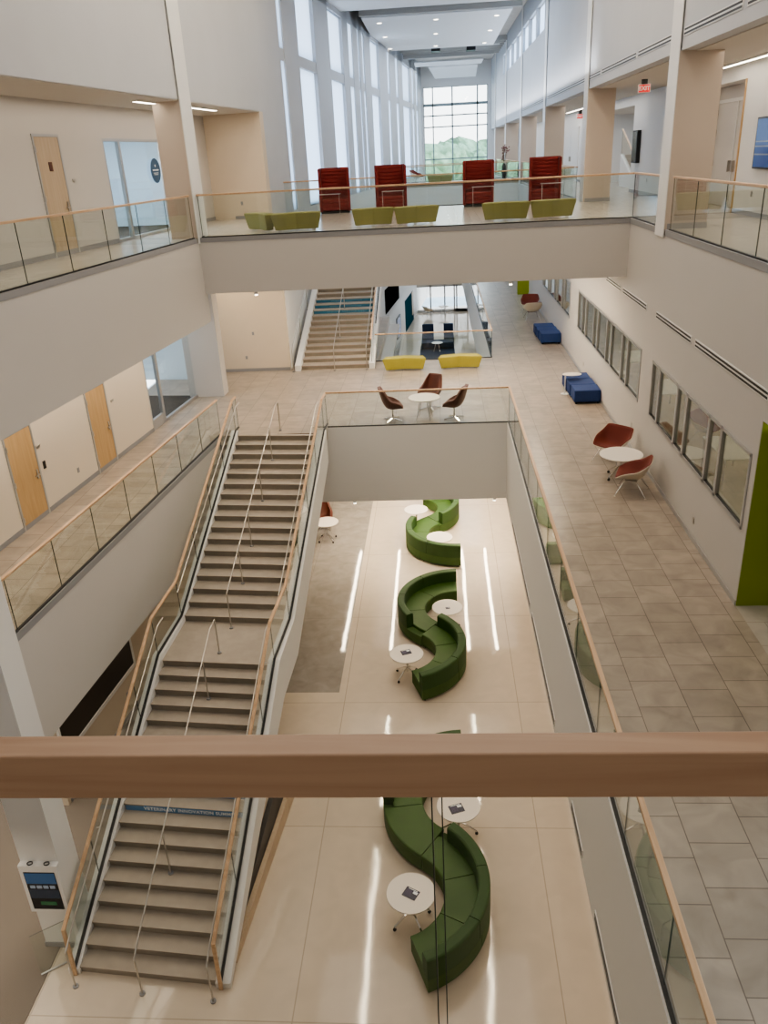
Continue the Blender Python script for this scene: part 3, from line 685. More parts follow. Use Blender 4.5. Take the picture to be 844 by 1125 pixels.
# ================================================================== FAR STAIRCASE
fs = thing('staircase', 'farther grey staircase rising away beyond the bridge with blue upper risers', 'staircase')
fx0, fx1 = -5.22, -2.62
for k in range(17):
    y0 = 29.72+.45*k; zt = Z2+.1512*(k+1)
    MB().box(fx0, fx1, y0, y0+.47, max(Z2+.001, zt-.32), zt-.03, 1).box(fx0, fx1, y0-.025, y0+.47, zt-.03, zt, 0).build('step', ['stone', 'riser'], fs)
    if 9 <= k <= 11:
        so = MB().box(fx0+.02, fx1-.02, y0-.008, y0, zt-.148, zt-.03).build('riser_sign', 'teal_sign', fs)
        xm = (fx0+fx1)/2+.1
        if k == 9: text('VETERINARY INNOVATION SUMMIT', .085, (xm, y0-.010, zt-.09), (PI/2, 0, 0), 'inkdim', so, 'lettering', 1.25)
        else:
            MB().box(xm-.75, xm+.6, y0-.010, y0-.008, zt-.10, zt-.075).build('faint_lettering_line', 'inkdim', so)
for x0, x1 in ((fx0-.22, fx0), (fx1, fx1+.2)):
    ya, yb = 29.5, 29.72+.45*17
    MB().hexa([(x0, ya, Z2+.001), (x1, ya, Z2+.001), (x1, yb, -3.2), (x0, yb, -3.2), (x0, ya, Z2+.22), (x1, ya, Z2+.22), (x1, yb, -2.75), (x0, yb, -2.75)]).build('stringer', 'white', fs)
MB().hexa([(fx0, 30, Z2+.001), (fx1, 30, Z2+.001), (fx1, 37.3, -3.3), (fx0, 37.3, -3.3), (fx0, 30, Z2+.1), (fx1, 30, Z2+.1), (fx1, 37.3, -3.1), (fx0, 37.3, -3.1)]).build('soffit', 'white', fs)
for x, lab in ((fx0-.27, 'left side'), ((fx0+fx1)/2, 'centre'), (fx1-.08, 'right side')):
    pts = [(x, 29.42, Z2+.8), (x, 29.66, Z2+.93), (x, 37.2, Z2+.93+.336*7.54)]
    posts = [(x, 29.42, Z2, Z2+.8)]
    for k in (4, 9): posts.append((x, 29.72+.45*k+.2, Z2+.1512*(k+1), Z2+.93+.336*(.45*k+.26)))
    steel_rail('steel handrail on the %s of the farther staircase' % lab, pts, posts)
guard('glass_railing', 'glass side of the farther staircase next to the yellow benches', [(fx1+.1, 29.6, Z2+.2), (fx1+.1, 37.3, Z2+.2+.336*7.7)], 1.6, G, side=(1, 0, 0), lift=.9)

# ================================================================== SOFAS, TABLES (ground floor)
def sofa(label, c1, c2, arcs, loc, rz, up=1):
    """two opposing arcs; arcs: ((a0,a1,back0,back1) for c1, same for c2) in degrees; inner radius .96, outer 1.76"""
    r = thing('curved_sofa', label, 'sofa', loc, rz, 'S-shaped green sofas on the terrazzo')
    ri, ro = .96, 1.76; R = math.radians
    feet = []
    for c, (a0, a1, b0, b1) in zip((c1, c2), arcs):
        sgn = 1 if a1 > a0 else -1
        n = 3; da = (a1-a0)/n
        for k in range(n):
            s0, s1 = a0+da*k+sgn*.35, a0+da*(k+1)-sgn*.35
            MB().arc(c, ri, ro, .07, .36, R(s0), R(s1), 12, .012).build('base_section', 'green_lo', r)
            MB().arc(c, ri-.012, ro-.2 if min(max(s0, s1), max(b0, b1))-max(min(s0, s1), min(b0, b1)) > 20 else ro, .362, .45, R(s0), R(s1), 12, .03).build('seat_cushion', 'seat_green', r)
            for a in (s0+sgn*3, s1-sgn*3):
                for q in (ri+.08, ro-.08): feet.append((c[0]+q*math.cos(R(a)), c[1]+q*math.sin(R(a))))
        m = max(1, round(abs(b1-b0)/44)); db = (b1-b0)/m
        for k in range(m):
            s0, s1 = b0+db*k+sgn*.3, b0+db*(k+1)-sgn*.3
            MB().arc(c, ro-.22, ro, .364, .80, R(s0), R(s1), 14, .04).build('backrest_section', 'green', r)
    for f in feet: MB().cyl(f, .025, 0, .07, 8).build('foot', 'black', r)
    return r
D = 2.72
def mid(c, a): return (c[0]+D*math.cos(math.radians(a)), c[1]+D*math.sin(math.radians(a)))
# sofa B (middle)
c1 = (0., 0.); c2 = mid(c1, 234)
sofa('middle green S-shaped sofa, whole between the wood rail and the farther sofa', c1, c2, ((90, 234, 90, 214), (54, -70, 50, -70)), (.40, 20.2, Z1), 0)
# sofa C (near) : same sofa turned a little
sofa('nearest green S-shaped sofa, lying under the close handrail', c1, c2, ((90, 234, 90, 180), (54, -72, 46, -72)), (.42, 12.62, Z1), .06)
# sofa A (far), mirrored
c2a = mid(c1, 126)
sofa('farthest green sofa, mirrored S cut off by the end of the opening', c1, c2a, ((-86, -234, -86, -205), (-54, 66, -50, 66)), (.47, 25.25, Z1), 0)

def caster_table(name, label, loc, rz, group, R_=.435, H=.73, first=None):
    r = thing(name, label, 'table', loc, rz, group)
    MB().lathe([(R_-.02, H-.03), (R_, H-.02), (R_, H-.006), (R_-.006, H)], 48).build('table_top', 'tabletop', r)
    MB().cyl((0, 0), .03, .18, H-.03, 14).build('column', 'chrome', r)
    for k in range(4):
        a = k*PI/2+.4; ca, sa = math.cos(a), math.sin(a)
        lg = MB().sweep([(ca*.02, sa*.02, .30), (ca*.14, sa*.14, .24), (ca*.28, sa*.28, .14), (ca*.36, sa*.36, .08)], [(-.015, -.012), (.015, -.012), (.015, .012), (-.015, .012)]).build('leg', 'chrome', r)
        w = MB(); w.sweep([(ca*.36-sa*.014, sa*.36+ca*.014, .032), (ca*.36+sa*.014, sa*.36-ca*.014, .032)], [(.032*math.cos(j*PI/6), .032*math.sin(j*PI/6)) for j in range(12)])
        w.box(ca*.36-.01, ca*.36+.01, sa*.36-.01, sa*.36+.01, .05, .09)
        w.build('caster', 'black', lg)
    return r
GT = 'white round tables by the green sofas'
t0 = caster_table('round_table', 'round white table in the upper bend of the middle sofa', (.085, 19.76, Z1), 0, GT)
tabs = [('round white table with a card, left of the lower end of the middle sofa', (-1.0, 17.45), .5), ('round white table in the lower bend of the farthest sofa', (-.11, 24.34), .2),
        ('round white table left of the farthest sofa, nearest the end wall', (-.95, 26.68), .9), ('round white table cut by the close handrail, right of the nearest sofa', (.2, 12.13), 1.1),
        ('round white table with a dark card, left of the nearest sofa', (-.69, 10.07), .15), ('round white table on the grey floor half hidden by the staircase', (-4.15, 25.75), .3)]
for l, (x, y), a in tabs: dup(t0, (x, y, Z1), a, l, GT)
def card(label, x, y, z, rz, s=.17):
    r = thing('leaflet_card', label, 'leaflet', (x, y, z), rz, 'printed cards on the white tables')
    MB().box(-s, s, -s*.8, s*.8, 0, .006).build('card', 'printed', r)
    MB().box(-s*.75, s*.1, -s*.5, s*.45, .006, .008).build('picture', 'photo', r)
    MB().box(s*.2, s*.85, s*.1, s*.5, .006, .008).box(-s*.7, s*.7, s*.58, s*.68, .006, .008).build('print_lines', 'ink', r)
card('dark printed card on the white table nearest the camera', -.69, 10.05, Z1+.731, -.5, .13)
card('dark printed card on the white table just under the close handrail', .16, 12.05, Z1+.731, .35, .14)
card('dark purple printed card on the white table left of the middle sofa', -1.02, 17.5, Z1+.731, .35, .13)
card('small pale card on the table in the upper bend of the middle sofa', .1, 19.7, Z1+.731, .2, .06)

# ================================================================== LOUNGE CHAIRS
def grid_mesh(rows, n=5):
    m = MB(); R_ = len(rows); K = len(rows[0])
    m.add([p for r in rows for p in r], [(i*K+j, i*K+j+1, (i+1)*K+j+1, (i+1)*K+j) for i in range(R_-1) for j in range(K-1)], 0, True)
    return m
def mirror_rows(half): return [[(-x, y, z) for x, y, z in r[::-1] if x > 1e-6]+list(r) for r in half]
def shell_pair(half, parent, inner, outer, th=.025, lv=2):
    rows = mirror_rows(half)
    for nm, mt, off, t in (('upholstery', inner, 1, th), ('outer_shell', outer, -1, th*.8)):
        o = grid_mesh(rows).build(nm, mt, parent)
        ss = o.modifiers.new('s', 'SUBSURF'); ss.levels = lv; ss.render_levels = lv
        so = o.modifiers.new('t', 'SOLIDIFY'); so.thickness = t; so.offset = off
def fix_up(o): return o
LOUNGE = [[(0, -.36, .43), (.27, -.35, .44), (.33, -.34, .455), (.36, -.33, .47)],
          [(0, -.10, .39), (.28, -.10, .40), (.37, -.10, .52), (.43, -.12, .61)],
          [(0, .16, .36), (.26, .16, .38), (.37, .14, .52), (.45, .10, .64)],
          [(0, .27, .50), (.25, .26, .52), (.33, .22, .62), (.42, .18, .68)],
          [(0, .36, .70), (.26, .34, .70), (.34, .31, .74), (.385, .29, .765)],
          [(0, .40, .83), (.26, .39, .83), (.32, .37, .82), (.36, .36, .815)]]
def lounge_chair(label, loc, rz, group):
    r = thing('lounge_chair', label, 'armchair', loc, rz, group)
    shell_pair(LOUNGE, r, 'red', 'shell', .022, 1)
    for sx in (-1, 1):
        for (y0, y1) in ((-.16, -.33), (.12, .34)):
            lg = MB().tube([(sx*.16, y0*.6, .345), (sx*.22, y0, .335), (sx*.35, y1, .012)], .012, 8).build('leg', 'chrome', r)
            MB().cyl((sx*.35, y1), .025, 0, .015, 10).build('glide', 'shell', lg)
    MB().box(-.2, .2, -.14, .12, .335, .352).build('seat_frame', 'chrome', r)
    return r
GL = 'angular red lounge chairs with pale shells'
lc = lounge_chair('red angular lounge chair by the wall, beyond the large white round table', (4.28, 19.2, Z2), -.75, GL)
dup(lc, (4.32, 17.12, Z2), -1.9, 'pale-shelled lounge chair on the nearer side of the large white round table', GL)
dup(lc, (4.42, 39.6, Z2), -.2, 'far red lounge chair facing us, farther of the pair beyond the ottomans', GL)
dup(lc, (4.35, 37.9, Z2), PI+.1, 'far lounge chair, pale shell towards us, nearer of the pair beyond the ottomans', GL)
dup(lc, (-.85, 68.6, Z1), .6+PI/2, 'tiny red and pale lounge chair on the ground floor before the far entrance glass', GL)
dup(lc, (-1.15, 54.3, 0), 1.2, 'tiny red-rimmed lounge chair on the distant second bridge', GL)
dup(lc, (6.9, 20.3, Z2), .8, 'red lounge chair inside the room seen through the nearest corridor window', GL)
GT2 = 'white round tables on the tiled floors'
tb = caster_table('round_table', 'large white round table between the two red lounge chairs by the windows', (4.25, 18.05, Z2), .2, GT2, .5, .6)
HB = [[(0, -.30, .44), (.22, -.29, .45), (.27, -.27, .47), (.29, -.25, .50)],
      [(0, -.06, .41), (.23, -.06, .43), (.30, -.06, .55), (.33, -.07, .64)],
      [(0, .16, .41), (.21, .15, .44), (.29, .12, .56), (.33, .08, .66)],
      [(0, .25, .58), (.19, .24, .60), (.25, .20, .68), (.29, .16, .76)],
      [(0, .32, .82), (.17, .30, .83), (.22, .27, .86), (.25, .24, .90)],
      [(0, .38, 1.04), (.16, .36, 1.04), (.19, .34, 1.04), (.21, .33, 1.03)]]
def swivel_chair(label, loc, rz, group):
    r = thing('swivel_chair', label, 'armchair', loc, rz, group)
    shell_pair(HB, r, 'leather', 'leather', .05)
    MB().cyl((0, 0), .028, .06, .40, 12).build('pedestal', 'chrome', r)
    for k in range(4):
        a = k*PI/2+PI/4
        MB().sweep([(math.cos(a)*.03, math.sin(a)*.03, .07), (math.cos(a)*.33, math.sin(a)*.33, .018)], [(-.02, -.014), (.02, -.014), (.02, .014), (-.02, .014)]).build('star_leg', 'chrome', r)
    return r
GS = 'oxblood swivel chairs behind the end balustrade'
sc_ = swivel_chair('oxblood swivel chair on the left of the white table behind the end balustrade', (-1.42, 23.05, Z2), PI/2+.25, GS)
dup(sc_, (-.30, 24.15, Z2), -.15-.35, 'oxblood swivel chair facing us behind the white table, farthest of the three', GS)
dup(sc_, (.42, 23.05, Z2), -PI/2-.35, 'oxblood swivel chair on the right of the white table behind the end balustrade', GS)
dup(sc_, (-4.42, 26.75, Z1), .2, 'oxblood chair on the grey ground floor, partly hidden by the staircase edge', GS)
def star_table(label, loc, R_, H, group):
    r = thing('round_table', label, 'table', loc, 0, group)
    MB().lathe([(R_-.015, H-.025), (R_, H-.015), (R_, H-.005), (R_-.006, H)], 40).build('table_top', 'tabletop', r)
    for k in range(4):
        a = k*PI/2+.6; ca, sa = math.cos(a), math.sin(a)
        MB().tube([(ca*.12, sa*.12, H-.025), (ca*.3, sa*.3, .01)], .014, 8).build('leg', 'chrome', r)
    return r
star_table('white round table between the three oxblood swivel chairs', (-.47, 23.1, Z2), .47, .68, GT2)
star_table('tiny white round table on the ground floor beside the far lounge chair', (.45, 68.9, Z1), .45, .7, GT2)
star_table('small white round table in front of the navy benches, seen through the second opening', (-.1, 55.3, Z1), .38, .6, GT2)

# ================================================================== BLUE OTTOMANS
def ottoman(label, loc, group):
    r = thing('ottoman', label, 'ottoman', loc, 0, group)
    MB().box(-.40, .40, -.36, .36, .06, .43).build('cushion_block', 'blue', r, bevel=.025, seg=3)
    for sx in (-1, 1):
        for sy in (-1, 1): MB().box(sx*.33-.03, sx*.33+.03, sy*.29-.03, sy*.29+.03, 0, .06).build('foot', 'black', r)
    return r
GO = 'blue cube ottomans along the window wall'
o0 = ottoman('blue ottoman nearest to us in the nearer row of three', (4.53, 24.5, Z2), GO)
dup(o0, (4.50, 25.24, Z2), 0, 'blue ottoman in the middle of the nearer row of three', GO)
dup(o0, (4.47, 25.98, Z2), 0, 'blue ottoman at the far end of the nearer row, behind the small side table', GO)
dup(o0, (4.53, 32.95, Z2), 0, 'blue ottoman nearest to us in the farther row of three', GO)
dup(o0, (4.50, 33.69, Z2), 0, 'blue ottoman in the middle of the farther row of three', GO)
dup(o0, (4.47, 34.43, Z2), 0, 'blue ottoman at the far end of the farther row, near the pale lounge chairs', GO)
st = thing('side_table', 'small white oval side table on one pole beside the nearer blue ottomans', 'table', (4.02, 25.35, Z2))
tp = MB(); tp.prism([(.22+.30*math.cos(a*PI/16), .1+.2*math.sin(a*PI/16)) for a in range(32)], .60, .62); tp.build('table_top', 'tabletop', st)
MB().cyl((0, 0), .022, .01, .6, 12).build('pole', 'white', st); MB().cyl((0, -.02), .13, 0, .012, 20).build('base_plate', 'white', st)

# ================================================================== BOOMERANG BENCHES
def bench(label, loc, rz, m, group, k=1.):
    r = thing('bench', label, 'bench', loc, rz, group)
    poly = [(-.80, -.22), (-.40, -.16), (0, -.06), (.40, -.16), (.80, -.22), (.70, .20), (.36, .27), (0, .36), (-.36, .27), (-.70, .20)]
    poly = [(x*k, y*k) for x, y in poly]
    n = len(poly); mb = MB()
    lo = [(x*.86, (y-.05)*.72+.05, .05) for x, y in poly]; hi = [(x, y, .44) for x, y in poly]; tp = [(x*.985, (y-.05)*.96+.05, .475) for x, y in poly]
    mb.add(lo+hi+tp, [tuple(range(n-1, -1, -1)), tuple(range(2*n, 3*n))]+[(L_*n+i, L_*n+(i+1) % n, (L_+1)*n+(i+1) % n, (L_+1)*n+i) for L_ in (0, 1) for i in range(n)])
    mb.build('upholstered_body', m, r, bevel=.012)
    for x, y in ((-.55, 0), (.55, 0), (0, .14)): MB().cyl((x*k, y*k), .05, 0, .06, 10).build('foot', 'chrome', r)
    return r
GB = 'boomerang benches'
bench('yellow boomerang bench left of the pair, beside the farther staircase', (-1.28, 29.15, Z2), .02, 'yellow', GB)
bench('yellow boomerang bench right of the pair, before the balustrade', (.76, 29.15, Z2), .03, 'yellow', GB)
GG = 'olive boomerang benches on the upper bridge'
bench('olive bench at the far left of the bridge, seen end-on by its neighbour', (-4.85, 23.2, 0), -.9, 'olive', GG, .8)
bench('olive bench second from the left on the bridge, before the first red booth', (-3.78, 22.75, 0), .18, 'olive', GG, .85)
bench('olive bench third from the left on the bridge, under the second red booth', (-1.72, 23.1, 0), .12, 'olive', GG, .72)
bench('olive bench fourth from the left on the bridge, right of the second red booth', (-.55, 23.05, 0), .22, 'olive', GG, .78)
bench('olive bench fifth from the left on the bridge, below the third red booth', (1.85, 22.9, 0), .0, 'olive', GG, .8)
bench('olive bench at the far right of the bridge, below the fourth red booth', (3.08, 22.95, 0), .2, 'olive', GG, .78)
bench('small olive bench on the distant second bridge, left of the third red booth', (.3, 53.6, 0), 0, 'olive', GG)
bench('small olive bench on the distant second bridge, right of the third red booth', (2.5, 53.6, 0), 0, 'olive', GG)

# ================================================================== RED BOOTHS
def booth(label, loc, rz, group):
    r = thing('booth_seat', label, 'booth', loc, rz, group)
    def channels(mb, x0, x1, y, z0, z1, n, d):
        for k in range(n):
            a = z0+(z1-z0)*k/n; b = z0+(z1-z0)*(k+1)/n
            mb.add([(x0, y, a), (x1, y, a), (x1, y-d, a+.02), (x0, y-d, a+.02), (x1, y-d, b-.02), (x0, y-d, b-.02), (x1, y, b), (x0, y, b)], [(0, 1, 2, 3), (3, 2, 4, 5), (5, 4, 6, 7)])
        return mb
    mb = MB().box(-.52, .52, .22, .34, .06, 1.46); channels(mb, -.44, .44, .22, .5, 1.44, 8, .02); mb.build('backrest', 'booth', r, bevel=.01)
    for sx in (-1, 1):
        MB().box(min(sx*.44, sx*.53), max(sx*.44, sx*.53), -.26, .24, .06, 1.44).build('side_wing', 'booth', r, bevel=.02)
    mb = MB().box(-.43, .43, -.24, .22, .1, .46); channels(mb, -.43, .43, -.24, .1, .46, 3, .02); mb.build('seat', 'booth', r, bevel=.012)
    MB().box(-.5, .5, -.22, .32, 0, .06).build('plinth', 'gasket', r)
    return r
GR = 'high-backed red booths on the upper bridge'
bx = [-3.50, -1.54, 1.47, 3.72]
b0 = booth('high-backed red booth seat, leftmost of four on the bridge', (bx[0], 29.7, 0), .08, GR)
for x, n, a in zip(bx[1:], ('second from the left', 'third from the left', 'rightmost of four'), (.12, -.05, -.06)): dup(b0, (x, 29.7, 0), a, 'high-backed red booth seat, %s on the bridge' % n, GR)
lt = thing('laptop_table', 'thin chrome-framed table before the leftmost red booth', 'table', (bx[0]-.05, 28.6, 0), 0, 'chrome laptop tables at the red booths')
MB().box(-.36, .36, -.2, .2, .655, .667).build('table_top', 'alu', lt)
for x in (-.34, .34): MB().tube([(x, -.18, .65), (x, -.18, .015), (x, .2, .015)], .009, 8, side=(1, 0, 0)).build('leg', 'chrome', lt)
for x, n in zip(bx[1:], ('second', 'third', 'rightmost')): dup(lt, (x+(.12 if n == 'second' else .1), 28.6, 0), 0, 'thin chrome-framed table before the %s red booth%s' % (n, '' if n == 'rightmost' else ' from the left'), 'chrome laptop tables at the red booths')

# ================================================================== NAVY BENCHES far on ground level
GN = 'navy benches in the second opening'
def navy(label, x0, x1, y0, y1, back):
    r = thing('lounge_bench', label, 'bench', ((x0+x1)/2, y0, Z1), 0, GN); w = (x1-x0)/2; d = y1-y0
    MB().box(-w, w, 0, d, .08, .45).build('seat', 'navy', r, bevel=.02)
    if back: MB().box(-w, w, d-.25, d, .45, 1.0).build('backrest', 'navy', r, bevel=.02)
    for x in (-w+.1, w-.1): MB().box(x-.04, x+.04, .1, .18, 0, .08).box(x-.04, x+.04, d-.18, d-.1, 0, .08).build('foot', 'chrome', r)
navy('navy bench on the left of the back row, seen through the second opening', -1.2, -.35, 57.4, 60.0, True)
navy('navy bench on the right of the back row, seen through the second opening', .38, 1.1, 57.4, 60.0, True)
navy('long navy bench in front of its back row, just over the yellow benches', -1.2, 1.05, 55.9, 57.0, False)
struct('floor', MB().box(-1.3, 1.1, 52.5, 57.2, Z1, Z1+.012), 'navy')

# ================================================================== WALL THINGS
# far lower-left wall: dark opening, teal door, screen
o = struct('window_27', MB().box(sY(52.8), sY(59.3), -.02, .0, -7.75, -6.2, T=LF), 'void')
f = struct('door_5', MB().box(sY(62.3), sY(67.4), -.03, .0, Z1, -8.5, T=LF), 'teal'); MB().box(sY(66.4), sY(67.4), -.05, -.03, Z1+.5, -8.5, T=LF).build('wood_jamb', 'door_wood', f)
r = thing('wall_screen', 'narrow upright display on the ground-floor wall below the farther staircase', 'screen')
MB().box(sY(57.4), sY(59.4), -.06, -.0, -10.4, -8.9, T=LF).build('casing', 'black', r); MB().box(sY(57.6), sY(59.2), -.065, -.06, -10.3, -9.0, T=LF).build('display', 'screen_blue', r)
# linear slot diffusers
def slot(label, x, y0, y1, z, grp):
    r = thing('slot_diffuser', label, 'vent', (x, y0, z), 0, grp); L = y1-y0
    MB().box(-.014, 0, 0, L, -.075, .075).build('frame', 'white', r)
    for s in (-.035, .035): MB().box(-.018, -.012, .03, L-.03, s-.018, s+.018).build('slot', 'gasket', r)
S2 = [(12.0, 15.74, 'nearest'), (15.99, 18.71, 'second'), (19.62, 22.23, 'third'), (22.52, 24.5, 'fourth')]
for a, b, n in S2: slot('black double-line air slot over the middle-floor windows, %s along the right wall' % n, XR, a, b, -1.84, 'air slots over the corridor windows')
S3 = [(12.2, 15.0, 'nearest'), (15.2, 18.5, 'second'), (19.4, 22.4, 'third'), (22.6, 27.0, 'fourth'), (27.2, 29.0, 'fifth'), (29.9, 39.5, 'sixth'), (40.8, 50.2, 'farthest')]
for a, b, n in S3: slot('black double-line air slot above the upper right gallery, %s from us' % n, XR, a, b, 3.69, 'air slots over the upper gallery')
S1 = [(5.2, 7.75, 'nearest'), (8.75, 9.75, 'second'), (11.7, 15.4, 'third'), (15.8, 20.2, 'farthest')]
for a, b, n in S1: slot('thin dark slot low on the right face of the floor opening, %s from us' % n, XV-.05, a, b, -7.72, 'slots on the opening face')
r = thing('slot_diffuser', 'short dark double slot on the end face of the floor opening by the stair', 'vent', (-3.29, YV, -7.5))
for s in (-.03, .03): MB().box(-.11, .11, -.006, .0, s-.012, s+.012).build('slot', 'gasket', r)
# wall plates
def plate(label, p, n, m='steel', w=.04, h=.06, name='wall_outlet', cat='outlet'):
    o = bpy.data.objects.new('x', None)
    bpy.data.objects.remove(o)
    nx, ny = n; tx, ty = -ny, nx
    mb = MB()
    q = []
    for dz in (-h, h):
        for a, d in ((-w, 0), (w, 0), (w, .014), (-w, .014)): q.append((tx*a+nx*d, ty*a+ny*d, dz))
    mb.hexa(q)
    ob = mb.build(name, m); ob.location = p
    return tag(ob, label, cat, 'small wall plates')
Ln = (dy, -dx)
plate('small grey outlet under the nearest corridor window', (XR, 14.65, Z2+.42), (-1, 0))
plate('small grey outlet under the second corridor window by the blue ottomans', (XR, 27.5, Z2+.42), (-1, 0))
plate('small grey outlet between the red chair and the wall, low on the right', (XR, 20.2, Z2+.6), (-1, 0))
plate('small outlet on the left corridor wall between two wood doors', LF(sY(18.0), 2.42, -5.07), Ln, 'fascia')
plate('black card reader beside the nearer middle-floor wood door', LF(sY(16.68), 2.42, -4.42), Ln, 'black', .05, .09, 'card_reader', 'card reader')
plate('small steel plates beside the nearer middle-floor wood door', LF(sY(16.6), 2.42, -3.95), Ln, 'steel', .07, .03, 'wall_plate', 'sign')
plate('small steel plates beside the farther middle-floor wood door', LF(sY(20.3), 2.42, -3.95), Ln, 'steel', .07, .03, 'wall_plate', 'sign')
plate('small steel plates beside the upper left wood door', LF(sY(19.75), 2.0, 1.58), Ln, 'steel', .07, .03, 'wall_plate', 'sign')
plate('upper outlet on the warm wall beside the farther staircase', (-6.95, 29.75, -4.1), (0, -1), 'fascia')
plate('lower outlet on the warm wall beside the farther staircase', (-7.3, 29.75, -5.0), (0, -1), 'fascia')
plate('outlet on the warm end wall of the upper left gallery', LF(sY(28.83), .95, .5), (0, -1), 'fascia')
plate('outlet on the white wall between the right gallery piers', (7.5, 31.2, .5), (-1, 0), 'fascia')
plate('outlet on the beige ground-floor wall left of the staircase', LF(sY(15.8), 1.05, -10.2), Ln, 'fascia')
plate('outlet on the upper right wall below the screen', (7.5, 20.9, .5), (-1, 0), 'fascia')
# wall screens on the right gallery
r = thing('wall_screen', 'wide blue-lit screen on the upper right gallery wall', 'screen', (7.5, 0, 0))
MB().box(-.09, -.002, 18.9, 20.85, 1.06, 2.14).build('casing', 'black', r)
dsp = MB().box(-.094, -.09, 18.95, 20.8, 1.1, 2.1).build('display', 'screen_blue', r)
for z in (1.35, 1.52, 1.62): MB().box(-.096, -.094, 18.95, 20.8, z, z+.03).build('pale_band', 'screen_grey', dsp)
r = thing('wall_screen', 'black upright screen seen nearly edge-on between two right gallery piers', 'screen', (7.5, 0, 0))
MB().box(-.14, -.002, 32.55, 33.3, 1.05, 2.15).build('casing', 'black', r); MB().box(-.145, -.14, 32.6, 33.25, 1.1, 2.1).build('display', 'screen', r)
# doors on the right gallery
f = struct('door_6', MB().box(7.99, 8.055, 22.3, 22.38, 0, 3.0).box(7.99, 8.055, 25.72, 25.8, 0, 3.0).box(7.99, 8.055, 22.3, 25.8, 2.62, 2.7).box(7.99, 8.055, 24.03, 24.07, 0, 2.62), 'white')
MB().box(8.02, 8.05, 22.38, 24.03, .01, 2.62).build('leaf_panel', 'wall', f); MB().box(8.02, 8.05, 24.07, 25.72, .01, 2.62).build('leaf_panel', 'wall', f)
MB().box(8.02, 8.05, 22.38, 25.72, 2.7, 3.0).build('transom_panel', 'wall', f)
for y in (23.9, 24.2): MB().box(7.93, 8.02, y-.025, y+.025, .9, 1.18).build('pull_handle', 'steel', f)
for z in (.3, 1.1, 1.9, 2.4): MB().box(7.985, 8.0, 25.64, 25.74, z-.07, z+.07).build('hinge', 'black', f)
struct('trim_6', MB().box(7.47, 7.66, 22.1, 22.16, 0, 3.02), 'door_wood2')
f = struct('door_7', MB().box(7.47, 7.5, 46.4, 46.5, 0, 2.6).box(7.47, 7.5, 51.3, 51.4, 0, 2.6).box(7.47, 7.5, 46.4, 51.4, 2.55, 2.65), 'white')
MB().box(7.48, 7.5, 46.5, 48.9, .01, 2.55).build('leaf_panel', 'white', f); MB().box(7.48, 7.5, 48.95, 51.3, .01, 2.55).build('leaf_panel', 'white', f)
for y in (48.75, 49.1): MB().box(7.42, 7.48, y-.03, y+.03, .95, 1.2).build('pull_handle', 'steel', f)
# small stair beyond the right-gallery opening
fs2 = thing('staircase', 'short stair seen through the opening on the right gallery', 'staircase')
for k in range(8): MB().box(8.3, 10.2, 36.6+.3*k, 36.9+.3*k+.3, max(.001, .16*k-.1), .16*(k+1)).build('step', 'stone', fs2)
MB().hexa([(8.15, 36.2, .001), (8.3, 36.2, .001), (8.3, 39.0, .001), (8.15, 39.0, .001), (8.15, 36.2, .25), (8.3, 36.2, .25), (8.3, 39, 1.3), (8.15, 39, 1.3)]).build('stringer', 'white', fs2)
guard('glass_railing', 'wood-capped glass side of the short stair beyond the right gallery opening', [(8.2, 36.2, .12), (8.2, 39.1, 1.3)], 2.9, G, side=(1, 0, 0), lift=1.0, start_post=(0, 0, -.1))
# exit signs
def exit_sign(label, loc, rz, hang):
    r = thing('exit_sign', label, 'exit sign', loc, rz, 'red exit signs')
    MB().box(-.17, .17, -.025, .025, -.11, .11).build('housing', 'white', r, bevel=.006)
    pl = MB().box(-.155, .155, -.029, -.025, -.095, .095).build('face_plate', 'exit_red', r)
    text('EXIT', .15, (0, -.032, 0), (PI/2, 0, 0), 'white', pl)
    MB().cyl((0, 0), .09, .11, .11+hang, 12).build('canopy', 'black', r)
exit_sign('red exit sign hanging under the right gallery ceiling before the white wall', (5.95, 25.9, 3.13), 0, .23)
exit_sign('small distant red exit sign in the next right gallery bay', (7.2, 44.5, 3.05), 0, .3)
exit_sign('red exit sign under the bridge at the warm wall', (-6.15, 27.2, -1.66), 0, .1)
# round sign on the glass of the upper meeting room
r = thing('round_sign', 'blue round sign with white lines on the upper meeting room glass', 'sign', LF(sY(24.48), 2.0, 1.68), 0)
r.rotation_euler = (0, 0, PI/2-TH)
def disc(mb, rx, rz, y, n=40): 
    mb.add([(rx*math.cos(2*PI*j/n), yy, rz*math.sin(2*PI*j/n)) for yy in (y, y-.01) for j in range(n)], [tuple(range(n)), tuple(range(2*n-1, n-1, -1))]+[(j, (j+1) % n, n+(j+1) % n, n+j) for j in range(n)])
    return mb
disc(MB(), .33, .33, -.004).build('disc', mat('blue_disc', (.03, .085, .17), .4), r)
MB().box(-.2, .2, -.017, -.0142, .0, .035).box(-.16, .16, -.017, -.0142, -.07, -.055).box(-.13, .13, -.017, -.0142, -.11, -.095).box(-.03, .03, -.017, -.0142, .1, .16).build('print_lines', 'ink', r)
